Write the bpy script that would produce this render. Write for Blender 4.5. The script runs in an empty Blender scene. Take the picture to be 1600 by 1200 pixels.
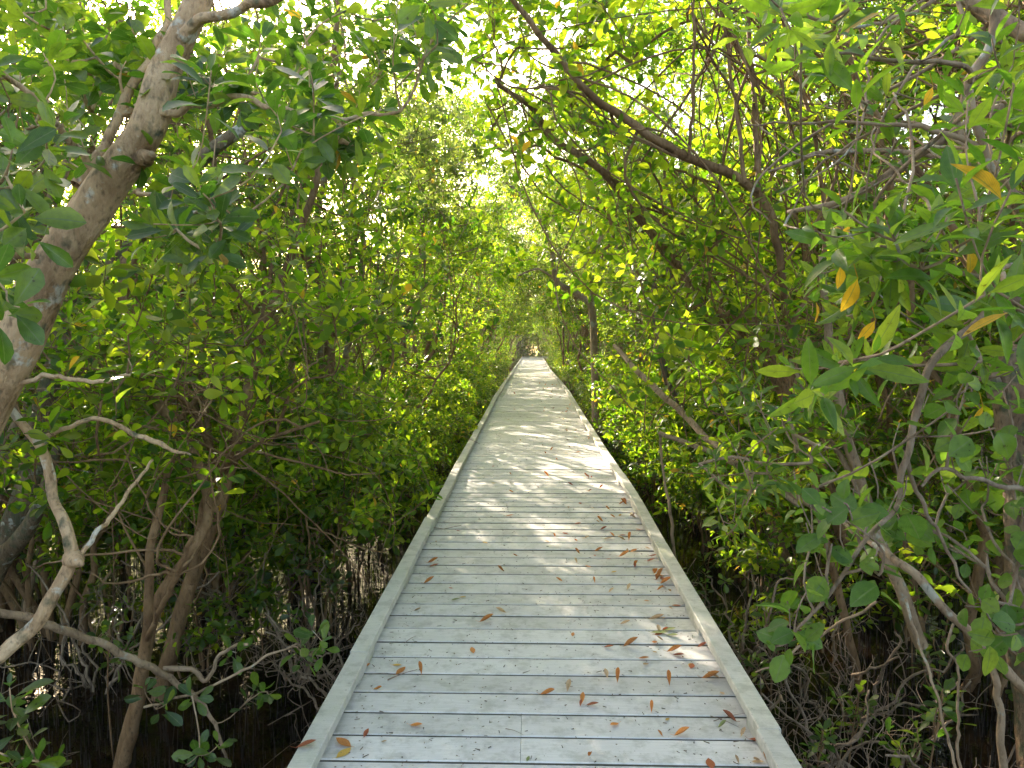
import bpy, math, random
import numpy as np
from mathutils import Vector, Matrix, Euler, noise

rad = math.radians
sc = bpy.context.scene
COL = sc.collection
WATER = -0.72

# ------------------------------------------------------------------ camera
F = 1150.0
CAM = np.array([0.0, 0.0, 1.58])
cam_rot = Euler((rad(90 - 3.48), 0, rad(1.44)), 'XYZ')
RM = np.array(cam_rot.to_matrix())
cd = bpy.data.cameras.new("camera"); cam = bpy.data.objects.new("camera", cd); COL.objects.link(cam)
cam.location = CAM; cam.rotation_euler = cam_rot
cd.sensor_width = 36; cd.lens = F / 1600 * 36; cd.clip_start = 0.05; cd.clip_end = 2000
sc.camera = cam

def P(px, py, Y):
    """world point on the sight line of a photo pixel, at walkway distance Y"""
    d = RM @ np.array([(px - 800) / F, -(py - 600) / F, -1.0])
    return CAM + d * (Y / d[1])

# ------------------------------------------------------------------ mesh building
class MB:
    def __init__(s): s.v = []; s.f = []; s.n = 0; s.uv = []; s.hasuv = False
    def add(s, v, faces, uv=None):
        v = np.asarray(v, float).reshape(-1, 3)
        s.v.append(v)
        for f in faces:
            f = np.asarray(f, int)
            if len(f): s.f.append(f + s.n)
        s.uv.append(uv if uv is not None else np.zeros((len(v), 2)))
        if uv is not None: s.hasuv = True
        s.n += len(v)
    def mesh(s, name, mat, smooth=True):
        me = bpy.data.meshes.new(name)
        v = np.concatenate(s.v); me.vertices.add(len(v)); me.vertices.foreach_set('co', v.ravel())
        li = np.concatenate([f.ravel() for f in s.f])
        tot = np.concatenate([np.full(len(f), f.shape[1]) for f in s.f])
        st = np.concatenate([[0], np.cumsum(tot)[:-1]])
        me.loops.add(len(li)); me.loops.foreach_set('vertex_index', li)
        me.polygons.add(len(tot)); me.polygons.foreach_set('loop_start', st); me.polygons.foreach_set('loop_total', tot)
        me.polygons.foreach_set('use_smooth', np.full(len(tot), smooth))
        if s.hasuv:
            uv = np.concatenate(s.uv); l = me.uv_layers.new(name='UVMap')
            l.data.foreach_set('uv', uv[li].ravel())
        me.update(calc_edges=True); me.validate()
        if mat: me.materials.append(mat)
        return me
    def obj(s, name, mat, parent=None, smooth=True):
        o = bpy.data.objects.new(name, s.mesh(name, mat, smooth)); COL.objects.link(o)
        if parent is not None: o.parent = parent
        return o

def box(mb, x0, x1, y0, y1, z0, z1):
    v = [(x, y, z) for z in (z0, z1) for y in (y0, y1) for x in (x0, x1)]
    mb.add(v, [[(0, 2, 3, 1), (4, 5, 7, 6), (0, 1, 5, 4), (2, 6, 7, 3), (0, 4, 6, 2), (1, 3, 7, 5)]])

def catmull(pts, per=5):
    pts = np.asarray(pts, float)
    if len(pts) < 3: 
        t = np.linspace(0, 1, per + 1)[:, None]; return pts[0] * (1 - t) + pts[-1] * t
    p = np.vstack([2 * pts[0] - pts[1], pts, 2 * pts[-1] - pts[-2]]); out = []
    for i in range(1, len(p) - 2):
        for k in range(per):
            t = k / per; a, b, c, d = p[i - 1], p[i], p[i + 1], p[i + 2]
            out.append(.5 * ((2 * b) + (-a + c) * t + (2 * a - 5 * b + 4 * c - d) * t * t + (-a + 3 * b - 3 * c + d) * t ** 3))
    out.append(p[-2]); return np.array(out)

def tube(mb, pts, r, sides=6, rng=None, rough=0.0, cap=True):
    pts = np.asarray(pts, float); n = len(pts); r = np.broadcast_to(np.asarray(r, float), (n,))
    T = np.gradient(pts, axis=0); T /= np.linalg.norm(T, axis=1)[:, None] + 1e-9
    u = np.cross(T[0], [0.31, 0.87, 0.12]); u /= np.linalg.norm(u) + 1e-9
    a = np.arange(sides) * 2 * math.pi / sides; ca, sa = np.cos(a), np.sin(a); V = np.empty((n, sides, 3))
    for i in range(n):
        u = u - T[i] * (u @ T[i]); u /= np.linalg.norm(u) + 1e-9; w = np.cross(T[i], u)
        ring = np.outer(ca * r[i], u) + np.outer(sa * r[i], w)
        if rough:
            f = .35 / max(r[0], .006)
            k = np.array([noise.noise(Vector((pts[i] + q) * f)) + .45 * noise.noise(Vector((pts[i] + q) * f * 3.1)) for q in ring])
            ring = ring * (1 + k * rough * 3.2)[:, None]
        V[i] = pts[i] + ring
    i = np.arange(n - 1)[:, None] * sides; j = np.arange(sides)[None]; k = (j + 1) % sides
    q = np.stack([i + j, i + k, i + k + sides, i + j + sides], -1).reshape(-1, 4)
    V = V.reshape(-1, 3); fs = [q]
    if cap:
        V = np.vstack([V, pts[-1] + T[-1] * r[-1] * .5]); e = (n - 1) * sides; c = n * sides
        fs.append(np.stack([e + j[0], e + k[0], np.full(sides, c)], -1))
    mb.add(V, fs)

def cones(mb, A, B, ra, rb, sides=3):
    """many straight thin stalks at once"""
    A = np.asarray(A); B = np.asarray(B); n = len(A)
    T = B - A; T /= np.linalg.norm(T, axis=1)[:, None] + 1e-9
    U = np.cross(T, [0.3, 0.2, 0.93]); U /= np.linalg.norm(U, axis=1)[:, None] + 1e-9; W = np.cross(T, U)
    ra = np.broadcast_to(ra, (n,)); rb = np.broadcast_to(rb, (n,)); V = np.empty((n, 2 * sides, 3))
    for s in range(sides):
        c, d = math.cos(s * 2 * math.pi / sides), math.sin(s * 2 * math.pi / sides)
        V[:, s] = A + (U * c + W * d) * ra[:, None]; V[:, s + sides] = B + (U * c + W * d) * rb[:, None]
    base = np.arange(n)[:, None] * 2 * sides; q = []
    for s in range(sides):
        t = (s + 1) % sides; q.append(np.hstack([base + s, base + t, base + t + sides, base + s + sides]))
    mb.add(V.reshape(-1, 3), [np.vstack(q)])

# leaf templates: stations (t, half width)
def leaf_template(st, fold=.22, droop=.16, curl=0.0):
    v = [(0, 0, 0)]; uv = [(.5, 0)]
    for t, w in st:
        for s in (-1, 0, 1):
            v.append((t, s * w, abs(s) * w * fold - droop * t * t + curl * abs(s) * w)); uv.append((.5 + .5 * s, t))
    v.append((1, 0, -droop)); uv.append((.5, 1)); n = len(st)
    tri = [(0, 2, 1), (0, 3, 2)]; quad = []
    for i in range(n - 1):
        a = 1 + 3 * i; quad += [(a, a + 1, a + 4, a + 3), (a + 1, a + 2, a + 5, a + 4)]
    a = 1 + 3 * (n - 1); tip = 1 + 3 * n; tri += [(a, a + 1, tip), (a + 1, a + 2, tip)]
    return np.array(v, float), np.array(tri), np.array(quad), np.array(uv, float)
OBO = leaf_template([(.38, .17), (.72, .22)])
OBO_H = leaf_template([(.12, .025), (.32, .13), (.55, .215), (.76, .235), (.92, .13)])
LAN_H = leaf_template([(.10, .03), (.28, .125), (.5, .165), (.72, .13), (.9, .055)], .3, .22)
RND_H = leaf_template([(.06, .10), (.22, .30), (.46, .39), (.7, .32), (.9, .14)], .16, .2)
DRY = leaf_template([(.10, .04), (.28, .14), (.5, .19), (.72, .15), (.9, .06)], .7, -.25)

bend_rng = np.random.default_rng(3)
def leaves(mb, B, D, N, L, W, tpl):
    """B base points, D leaf direction, N face normal (unit), L length, W width factor"""
    v, tri, quad, uv = tpl; S = np.cross(N, D); n = len(B); L = np.broadcast_to(L, (n,)); W = np.broadcast_to(W, (n,))
    X = (B[:, None] + D[:, None] * (v[:, 0][None, :, None] * L[:, None, None])
         + S[:, None] * (v[:, 1][None, :] * (L * W)[:, None])[..., None] + N[:, None] * (v[:, 2][None, :] * (L * bend_rng.uniform(.2, 2.0, n))[:, None])[..., None])
    off = (np.arange(n) * len(v))[:, None, None]
    mb.add(X.reshape(-1, 3), [(tri[None] + off).reshape(-1, 3), (quad[None] + off).reshape(-1, 4)], np.tile(uv, (n, 1)))

def unit(a): return a / (np.linalg.norm(a, axis=-1, keepdims=True) + 1e-9)

def rosettes(mb, C, A, L, k, rng, tpl, spread=(35, 100), up=.35, droop=.0, width=1.0, gap=.012):
    """whorls of k leaves at twig ends C pointing along A"""
    n = len(C); A = unit(A + np.array([0, 0, up]))
    U = unit(np.cross(A, rng.normal(size=(n, 3)))); V = np.cross(A, U)
    idx = np.repeat(np.arange(n), k); j = np.tile(np.arange(k), n); m = n * k
    phi = j * 2.39996 + rng.uniform(0, 6.28, n)[idx] + rng.normal(0, .25, m)
    th = np.radians(spread[0] + (spread[1] - spread[0]) * (j / max(k - 1, 1)) + rng.normal(0, 12, m))
    a = A[idx]; D = np.cos(th)[:, None] * a + np.sin(th)[:, None] * (np.cos(phi)[:, None] * U[idx] + np.sin(phi)[:, None] * V[idx])
    D = unit(D + np.array([0, 0, -droop]) + rng.normal(0, .08, (m, 3)))
    N = unit(a - (a * D).sum(1)[:, None] * D + rng.normal(0, .28, (m, 3))); N = unit(N - (N * D).sum(1)[:, None] * D)
    l = L * rng.uniform(.62, 1.15, m) * np.where(j < 2, .7, 1)
    B = C[idx] - a * (j * gap)[:, None] + D * .008
    leaves(mb, B, D, N, l, rng.uniform(.85, 1.15, m) * width, tpl)

# ------------------------------------------------------------------ branching
class Tree:
    def __init__(s, seed):
        s.rng = np.random.default_rng(seed); s.limbs = []; s.nodes = []; s.par = []; s.fix = []; s.tw = []
        s.ros = []
    def limb(s, pts, r, per=5, wob=0.0, parent=None):
        c = catmull(pts, per); rr = np.interp(np.linspace(0, 1, len(c)), np.linspace(0, 1, len(r)), r)
        if wob: 
            q = s.rng.uniform(0, 50, 3); st = max(rr[0] * 5, .05)
            ln_ = np.concatenate([[0], np.cumsum(np.linalg.norm(np.diff(c, axis=0), axis=1))])
            w = np.array([noise.noise_vector(Vector((q[0], q[1], q[2] + t / st))) for t in ln_]); c = c + (w - w[0]) * wob * 4
        s.limbs.append((c, rr)); 
        for i, (p, q) in enumerate(zip(c, rr)):
            if i > 1: s.nodes.append(p); s.fix.append(q); s.par.append(-1)
        return c
    def grow(s, att, mid=3, bend=.12, minstart=0):
        """join every attractor to the nearest wood, nearest first"""
        att = np.asarray(att); N = list(s.nodes); 
        NA = np.array(N); d = np.min(np.linalg.norm(att[:, None] - NA[None, minstart:], axis=2), axis=1)
        cap = len(N) + len(att) * mid + 5; buf = np.full((cap, 3), 1e9); buf[:len(N)] = NA; n = len(N)
        buf[:minstart] = 1e9
        for i in np.argsort(d):
            a = att[i]; q = a + np.array([0, 0, -.12]) * 1
            dist = np.linalg.norm(buf[:n] - q, axis=1) + .25 * np.clip(buf[:n, 2] - a[2], 0, 9)
            p = int(np.argmin(dist)); A = buf[p].copy(); L = np.linalg.norm(a - A)
            off = s.rng.normal(0, bend * L, 3) + np.array([0, 0, -.06 * L]); last = p; ids = []
            for m in range(1, mid + 1):
                t = m / mid; pt = A * (1 - t) + a * t + off * math.sin(math.pi * t)
                buf[n] = pt; s.nodes.append(pt); s.fix.append(0); s.par.append(last); last = n; ids.append(n); n += 1
            s.tw.append((p, ids)); s.ros.append((a, unit(a - buf[ids[-2]] if len(ids) > 1 else a - A)))
    def bare(s, att, **k):
        keep = s.ros; s.ros = []; s.grow(att, **k); s.ros = keep
    def whips(s, targets, r=(.006, .0025), reach=(.3, 1.0)):
        """long thin curving branches starting on the existing limbs and heading for the targets"""
        for t in targets:
            l, rr = s.limbs[s.rng.integers(min(len(s.limbs), 6))]; i = int(s.rng.integers(len(l) // 2, len(l))); a = l[i]; t = np.asarray(t); d = t - a; L = np.linalg.norm(d)
            n = 6; o = s.rng.normal(0, .10 * L, 3); o2 = s.rng.normal(0, .06 * L, 3)
            p = [a + d * k / n + o * math.sin(math.pi * k / n) + o2 * math.sin(2 * math.pi * k / n) for k in range(n + 1)]
            s.limb(p, [min(r[0] * s.rng.uniform(.7, 1.5), rr[i]), r[1]], 3, .003)
    def wood(s, mb, r0=.0022, ex=.45, sides=6, lsides=10, rough=.0, tsides=4):
        n = len(s.nodes); cnt = np.zeros(n)
        for p, ids in s.tw: cnt[ids[-1]] += 1
        for i in range(n - 1, -1, -1):
            if s.par[i] >= 0: cnt[s.par[i]] += cnt[i]
        r = r0 * np.maximum(cnt, 1) ** ex
        for c, rr in s.limbs: tube(mb, c, rr, lsides, s.rng, rough)
        for p, ids in s.tw:
            rp = s.fix[p] if s.fix[p] > 0 else r[p]
            pts = np.array([s.nodes[p]] + [s.nodes[i] for i in ids]); rr = np.array([min(rp * .9, r[ids[0]] * 1.15)] + [r[i] for i in ids])
            rr = np.maximum(np.minimum(rr, max(rp, r0)), r0 * .8)
            tube(mb, pts, rr, sides if rr[0] > .008 else tsides, s.rng, 0)
    def foliage(s, lb, wb, per=4, sig=.12, L=.085, k=7, tpl=OBO, drop=0., **kw):
        C = np.array([a for a, d in s.ros]); D = np.array([d for a, d in s.ros]); rng = s.rng
        if drop: keep = rng.random(len(C)) > drop; C, D = C[keep], D[keep]
        rosettes(lb, C, D, L, k, rng, tpl, **kw)
        if per > 1:
            m = len(C) * (per - 1); i = np.repeat(np.arange(len(C)), per - 1)
            off = rng.normal(0, sig, (m, 3)); off[:, 2] = np.abs(off[:, 2]) * .6; off += D[i] * sig * .3
            C2 = C[i] + off; rosettes(lb, C2, unit(off), L, k, rng, tpl, **kw)
            cones(wb, C[i] - D[i] * sig * .5, C2, .0022, .0012)

# ------------------------------------------------------------------ materials
def newmat(name):
    m = bpy.data.materials.new(name); m.use_nodes = True; nt = m.node_tree; nt.nodes.clear()
    def N(t, **kw):
        n = nt.nodes.new(t)
        for k, v in kw.items():
            if hasattr(n, k): setattr(n, k, v)
            else: n.inputs[k.replace('_', ' ')].default_value = v
        return n
    def ln(a, b): nt.links.new(a, b)
    return m, nt, N, ln

def ramp(N, stops, interp='LINEAR'):
    r = N('ShaderNodeValToRGB'); r.color_ramp.interpolation = interp; e = r.color_ramp.elements
    while len(e) < len(stops): e.new(.5)
    for x, (p, c) in zip(e, stops): x.position = p; x.color = (*c, 1) if len(c) == 3 else c
    return r

def leaf_mat(name, cols, tcols, rough=.4, tr=.45, spec=.36, veins=False, yellow=.985):
    m, nt, N, ln = newmat(name)
    g = N('ShaderNodeNewGeometry'); oi = N('ShaderNodeObjectInfo')
    ad = N('ShaderNodeMath', operation='MULTIPLY_ADD'); ln(oi.outputs['Random'], ad.inputs[0]); ad.inputs[1].default_value = .25; ad.inputs[2].default_value = -.12
    s = N('ShaderNodeMath', operation='ADD', use_clamp=True); ln(g.outputs['Random Per Island'], s.inputs[0]); ln(ad.outputs[0], s.inputs[1])
    def build(c):
        r = ramp(N, [(0, c[0]), (.45, c[1]), (.9, c[2])]); ln(s.outputs[0], r.inputs[0])
        y = ramp(N, [(0, (0, 0, 0)), (yellow, (1, 1, 1))], 'CONSTANT'); ln(g.outputs['Random Per Island'], y.inputs[0])
        mx = N('ShaderNodeMix', data_type='RGBA'); ln(y.outputs[0], mx.inputs[0]); ln(r.outputs[0], mx.inputs[6]); mx.inputs[7].default_value = (*c[3], 1)
        return mx.outputs[2]
    c1, c2 = build(cols), build(tcols)
    if veins:
        uv = N('ShaderNodeUVMap'); sp = N('ShaderNodeSeparateXYZ'); ln(uv.outputs[0], sp.inputs[0])
        a = N('ShaderNodeMath', operation='SUBTRACT'); ln(sp.outputs[0], a.inputs[0]); a.inputs[1].default_value = .5
        b = N('ShaderNodeMath', operation='ABSOLUTE'); ln(a.outputs[0], b.inputs[0])
        mr = ramp(N, [(.018, (1, 1, 1)), (.05, (0, 0, 0))]); ln(b.outputs[0], mr.inputs[0])
        # side veins
        c = N('ShaderNodeMath', operation='SUBTRACT'); ln(sp.outputs[1], c.inputs[0]); ln(b.outputs[0], c.inputs[1])
        d = N('ShaderNodeMath', operation='MULTIPLY'); ln(c.outputs[0], d.inputs[0]); d.inputs[1].default_value = 70
        e = N('ShaderNodeMath', operation='SINE'); ln(d.outputs[0], e.inputs[0])
        f = N('ShaderNodeMath', operation='MULTIPLY_ADD', use_clamp=True); ln(e.outputs[0], f.inputs[0]); f.inputs[1].default_value = .34; f.inputs[2].default_value = 0
        h = N('ShaderNodeMath', operation='MAXIMUM'); ln(mr.outputs[0], h.inputs[0]); ln(f.outputs[0], h.inputs[1])
        hh = N('ShaderNodeMath', operation='MULTIPLY'); ln(h.outputs[0], hh.inputs[0]); hh.inputs[1].default_value = .75
        mx = N('ShaderNodeMix', data_type='RGBA'); ln(hh.outputs[0], mx.inputs[0]); ln(c1, mx.inputs[6]); mx.inputs[7].default_value = (.2, .27, .09, 1); c1 = mx.outputs[2]
        mx = N('ShaderNodeMix', data_type='RGBA'); ln(hh.outputs[0], mx.inputs[0]); ln(c2, mx.inputs[6]); mx.inputs[7].default_value = (.16, .26, .05, 1); c2 = mx.outputs[2]
    if veins:      # blemishes and uneven pigment
        t0 = N('ShaderNodeTexCoord'); q1 = N('ShaderNodeTexNoise'); q1.inputs['Scale'].default_value = 90; q1.inputs['Detail'].default_value = 3; ln(t0.outputs['Object'], q1.inputs['Vector'])
        rr = ramp(N, [(.27, (.30, .20, .10)), (.33, (.8, .8, .8)), (.6, (1.0, 1.0, 1.0))]); ln(q1.outputs[0], rr.inputs[0])
        outs = []
        for c in (c1, c2):
            mx = N('ShaderNodeMix', data_type='RGBA', blend_type='MULTIPLY'); mx.inputs[0].default_value = .9; ln(c, mx.inputs[6]); ln(rr.outputs[0], mx.inputs[7]); outs.append(mx.outputs[2])
        c1, c2 = outs
    tc = N('ShaderNodeTexCoord'); nz = N('ShaderNodeTexNoise'); nz.inputs['Scale'].default_value = 60; ln(tc.outputs['Object'], nz.inputs['Vector'])
    bp = N('ShaderNodeBump'); bp.inputs['Strength'].default_value = .25; bp.inputs['Distance'].default_value = .004; ln(nz.outputs[0], bp.inputs['Height'])
    p = N('ShaderNodeBsdfPrincipled'); ln(c1, p.inputs['Base Color']); p.inputs['Roughness'].default_value = rough; p.inputs['Specular IOR Level'].default_value = spec
    ln(bp.outputs[0], p.inputs['Normal'])
    t = N('ShaderNodeBsdfTranslucent'); ln(c2, t.inputs['Color'])
    mx = N('ShaderNodeMixShader'); mx.inputs[0].default_value = tr; ln(p.outputs[0], mx.inputs[1]); ln(t.outputs[0], mx.inputs[2])
    o = N('ShaderNodeOutputMaterial'); ln(mx.outputs[0], o.inputs['Surface']); return m

G = [(.012, .034, .005), (.026, .058, .008), (.062, .108, .012), (.42, .26, .03)]
GT = [(.11, .30, .008), (.32, .58, .012), (.68, .84, .025), (.85, .55, .04)]
M_leaf = leaf_mat('mangrove_leaf', G, GT, tr=.55)
M_leafb = leaf_mat('mangrove_leaf_pale', [(.028, .055, .018), (.045, .08, .025), (.075, .115, .035), (.4, .26, .05)],
                   [(.22, .34, .05), (.38, .52, .08), (.55, .66, .11), (.8, .55, .06)], tr=.48)
M_leafh = leaf_mat('near_leaf', [(.012, .033, .006), (.022, .052, .008), (.045, .088, .011), (.4, .22, .03)],
                   [(.10, .28, .012), (.24, .50, .018), (.52, .74, .03), (.8, .45, .03)], rough=.3, spec=.5, tr=.44, veins=True, yellow=.99)
M_leafn = leaf_mat('narrow_leaf', [(.028, .072, .008), (.05, .105, .010), (.09, .15, .014), (.62, .36, .03)],
                   [(.20, .46, .02), (.36, .62, .03), (.58, .78, .05), (.85, .5, .03)], rough=.33, spec=.45, tr=.48, veins=True, yellow=.975)
M_leafr = leaf_mat('round_leaf', [(.035, .088, .012), (.058, .12, .015), (.09, .16, .02), (.4, .3, .05)],
                   [(.22, .46, .03), (.36, .60, .04), (.55, .74, .06), (.7, .5, .06)], rough=.38, tr=.45, veins=True, yellow=.99)

def bark_mat(name, c0, c1, c2, scale=9, lichen=.0, lc=(.42, .41, .36), bump=.5, moss=0.):
    m, nt, N, ln = newmat(name)
    tc = N('ShaderNodeTexCoord'); mp = N('ShaderNodeMapping'); ln(tc.outputs['Object'], mp.inputs[0]); mp.inputs['Scale'].default_value = (1, 1, .45)
    n1 = N('ShaderNodeTexNoise'); n1.inputs['Scale'].default_value = scale; n1.inputs['Detail'].default_value = 8; n1.inputs['Roughness'].default_value = .65; ln(mp.outputs[0], n1.inputs['Vector'])
    r = ramp(N, [(.3, c0), (.5, c1), (.72, c2)]); ln(n1.outputs[0], r.inputs[0]); col = r.outputs[0]
    n3 = N('ShaderNodeTexNoise'); n3.inputs['Scale'].default_value = 55; n3.inputs['Detail'].default_value = 6; ln(mp.outputs[0], n3.inputs['Vector'])
    if lichen:
        n2 = N('ShaderNodeTexNoise'); n2.inputs['Scale'].default_value = 6.5; n2.inputs['Detail'].default_value = 5; n2.inputs['Roughness'].default_value = .6; ln(tc.outputs['Object'], n2.inputs['Vector'])
        r2 = ramp(N, [(.62 - lichen, (0, 0, 0)), (.66 - lichen, (1, 1, 1))]); ln(n2.outputs[0], r2.inputs[0])
        mx = N('ShaderNodeMix', data_type='RGBA'); ln(r2.outputs[0], mx.inputs[0]); ln(col, mx.inputs[6]); mx.inputs[7].default_value = (*lc, 1); col = mx.outputs[2]
    rs = ramp(N, [(.32, (.45, .45, .45)), (.45, (1, 1, 1))]); ln(n3.outputs[0], rs.inputs[0])
    mx = N('ShaderNodeMix', data_type='RGBA', blend_type='MULTIPLY'); mx.inputs[0].default_value = .9; ln(col, mx.inputs[6]); ln(rs.outputs[0], mx.inputs[7]); col = mx.outputs[2]
    if moss:
        n4 = N('ShaderNodeTexNoise'); n4.inputs['Scale'].default_value = 14; n4.inputs['Detail'].default_value = 4; ln(tc.outputs['Object'], n4.inputs['Vector'])
        r4 = ramp(N, [(.6 - moss, (0, 0, 0)), (.72 - moss, (1, 1, 1))]); ln(n4.outputs[0], r4.inputs[0])
        mx = N('ShaderNodeMix', data_type='RGBA'); ln(r4.outputs[0], mx.inputs[0]); ln(col, mx.inputs[6]); mx.inputs[7].default_value = (.10, .10, .06, 1); col = mx.outputs[2]
    ml = N('ShaderNodeMath', operation='MULTIPLY_ADD'); ln(n1.outputs[0], ml.inputs[0]); ml.inputs[1].default_value = 2.0; ln(n3.outputs[0], ml.inputs[2])
    bp = N('ShaderNodeBump'); bp.inputs['Strength'].default_value = bump; bp.inputs['Distance'].default_value = .02; ln(ml.outputs[0], bp.inputs['Height'])
    p = N('ShaderNodeBsdfPrincipled'); ln(col, p.inputs['Base Color']); p.inputs['Roughness'].default_value = .8; p.inputs['Specular IOR Level'].default_value = .25; ln(bp.outputs[0], p.inputs['Normal'])
    o = N('ShaderNodeOutputMaterial'); ln(p.outputs[0], o.inputs[0]); return m
M_bark = bark_mat('brown_bark', (.11, .058, .028), (.21, .125, .062), (.34, .22, .125), lichen=.0, lc=(.26, .23, .18))
M_barkp = bark_mat('pale_blotched_bark', (.22, .125, .06), (.54, .36, .21), (.68, .50, .32), scale=7, lichen=.02, lc=(.60, .54, .45), bump=.9, moss=.02)
M_barkg = bark_mat('grey_bark', (.16, .105, .065), (.30, .21, .135), (.42, .31, .21), lichen=.02, lc=(.36, .34, .28))
M_barkm = bark_mat('mossy_bark', (.09, .06, .035), (.17, .12, .075), (.26, .2, .13), lichen=.06, moss=.12, bump=.8)
M_twig = bark_mat('bare_twig_bark', (.13, .085, .055), (.23, .165, .115), (.36, .28, .21), scale=20)
M_dead = bark_mat('rotten_bark', (.06, .035, .02), (.2, .13, .08), (.3, .22, .15), scale=6, bump=1.0, moss=.10)

def wood_mat(name, base=(.42, .44, .43), green=.3, per_object=False):
    m, nt, N, ln = newmat(name)
    tc = N('ShaderNodeTexCoord'); g = N('ShaderNodeObjectInfo' if per_object else 'ShaderNodeNewGeometry'); RN = 'Random' if per_object else 'Random Per Island'
    sh = N('ShaderNodeVectorMath', operation='ADD'); ln(tc.outputs['Object'], sh.inputs[0])
    cv = N('ShaderNodeCombineXYZ'); ml = N('ShaderNodeMath', operation='MULTIPLY'); ml.inputs[1].default_value = 37; ln(g.outputs[RN], ml.inputs[0])
    ln(ml.outputs[0], cv.inputs[0]); ln(ml.outputs[0], cv.inputs[2]); ln(cv.outputs[0], sh.inputs[1])
    def nz(sx, sy, scale, det=6, rough=.6, src=sh.outputs[0]):
        mp = N('ShaderNodeMapping'); ln(src, mp.inputs[0]); mp.inputs['Scale'].default_value = (sx, sy, 1)
        n = N('ShaderNodeTexNoise'); n.inputs['Scale'].default_value = scale; n.inputs['Detail'].default_value = det; n.inputs['Roughness'].default_value = rough; ln(mp.outputs[0], n.inputs['Vector']); return n.outputs[0]
    big = nz(1, 1.4, 2.2); grain = nz(1.2, 22, 9, 5); blot = nz(1, 1, 11, 8, .7); speck = nz(1, 1, 70, 3, .6, tc.outputs['Object']); st = nz(1, 1, 1.1, 6, .6, tc.outputs['Object'])
    r = ramp(N, [(.3, tuple(c * .86 for c in base)), (.52, base), (.75, tuple(min(1, c * 1.12) for c in base))]); ln(big, r.inputs[0]); col = r.outputs[0]
    def mul(col, fac, stops, amt):
        r = ramp(N, stops); ln(fac, r.inputs[0]); mx = N('ShaderNodeMix', data_type='RGBA', blend_type='MULTIPLY'); mx.inputs[0].default_value = amt
        ln(col, mx.inputs[6]); ln(r.outputs[0], mx.inputs[7]); return mx.outputs[2]
    col = mul(col, grain, [(.35, (.84, .84, .83)), (.6, (1, 1, 1))], .8)
    col = mul(col, blot, [(.38, (.6, .6, .56)), (.52, (1, 1, 1))], .6)
    col = mul(col, speck, [(.27, (.25, .24, .2)), (.32, (1, 1, 1))], .8)
    col = mul(col, g.outputs[RN], [(0, (.82, .82, .80)), (.5, (.93, .93, .93)), (1, (1, 1, .99))], 1)
    r2 = ramp(N, [(.5, (0, 0, 0)), (.75, (1, 1, 1))]); ln(st, r2.inputs[0]); k = N('ShaderNodeMath', operation='MULTIPLY'); ln(r2.outputs[0], k.inputs[0]); k.inputs[1].default_value = green
    mx = N('ShaderNodeMix', data_type='RGBA', blend_type='MULTIPLY'); ln(k.outputs[0], mx.inputs[0]); ln(col, mx.inputs[6]); mx.inputs[7].default_value = (.72, .78, .58, 1); col = mx.outputs[2]
    bp = N('ShaderNodeBump'); bp.inputs['Strength'].default_value = .35; bp.inputs['Distance'].default_value = .003; ln(grain, bp.inputs['Height'])
    p = N('ShaderNodeBsdfPrincipled'); ln(col, p.inputs['Base Color']); p.inputs['Roughness'].default_value = .62; p.inputs['Specular IOR Level'].default_value = .4; ln(bp.outputs[0], p.inputs['Normal'])
    o = N('ShaderNodeOutputMaterial'); ln(p.outputs[0], o.inputs[0]); return m
M_deck = wood_mat('weathered_deck_board', (.71, .68, .675), .2)
M_kerb = wood_mat('weathered_kerb_board', (.63, .60, .555), .9, True)
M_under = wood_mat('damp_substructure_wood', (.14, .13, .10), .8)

def simple(name, c0, c1, rough=.6, tr=0., scale=30):
    m, nt, N, ln = newmat(name); tc = N('ShaderNodeTexCoord'); oi = N('ShaderNodeObjectInfo')
    n = N('ShaderNodeTexNoise'); n.inputs['Scale'].default_value = scale; n.inputs['Detail'].default_value = 5; ln(tc.outputs['Object'], n.inputs['Vector'])
    r = ramp(N, [(.35, c0), (.65, c1)]); ln(n.outputs[0], r.inputs[0])
    h = N('ShaderNodeHueSaturation'); ln(r.outputs[0], h.inputs['Color']); v = N('ShaderNodeMath', operation='MULTIPLY_ADD'); ln(oi.outputs['Random'], v.inputs[0]); v.inputs[1].default_value = .5; v.inputs[2].default_value = .75; ln(v.outputs[0], h.inputs['Value'])
    p = N('ShaderNodeBsdfPrincipled'); ln(h.outputs[0], p.inputs['Base Color']); p.inputs['Roughness'].default_value = rough
    out = p.outputs[0]
    if tr:
        t = N('ShaderNodeBsdfTranslucent'); ln(h.outputs[0], t.inputs[0]); mx = N('ShaderNodeMixShader'); mx.inputs[0].default_value = tr; ln(out, mx.inputs[1]); ln(t.outputs[0], mx.inputs[2]); out = mx.outputs[0]
    o = N('ShaderNodeOutputMaterial'); ln(out, o.inputs[0]); return m
M_orange = simple('orange_dry_leaf', (.48, .15, .03), (.68, .29, .07), tr=.2)
M_rust = simple('rust_dry_leaf', (.30, .07, .03), (.46, .14, .05), tr=.15)
M_tan = simple('tan_dry_leaf', (.42, .27, .14), (.6, .42, .25), tr=.2)
M_gold = simple('yellow_fallen_leaf', (.5, .28, .04), (.62, .42, .1), tr=.2)
M_olive = simple('olive_fallen_leaf', (.16, .2, .06), (.3, .32, .12), tr=.2)
M_debris = simple('dark_leaf_crumbs', (.05, .035, .02), (.16, .11, .06))
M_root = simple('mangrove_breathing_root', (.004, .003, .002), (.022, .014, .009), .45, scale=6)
M_stick = simple('dry_stick', (.10, .07, .05), (.2, .14, .10))

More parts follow.
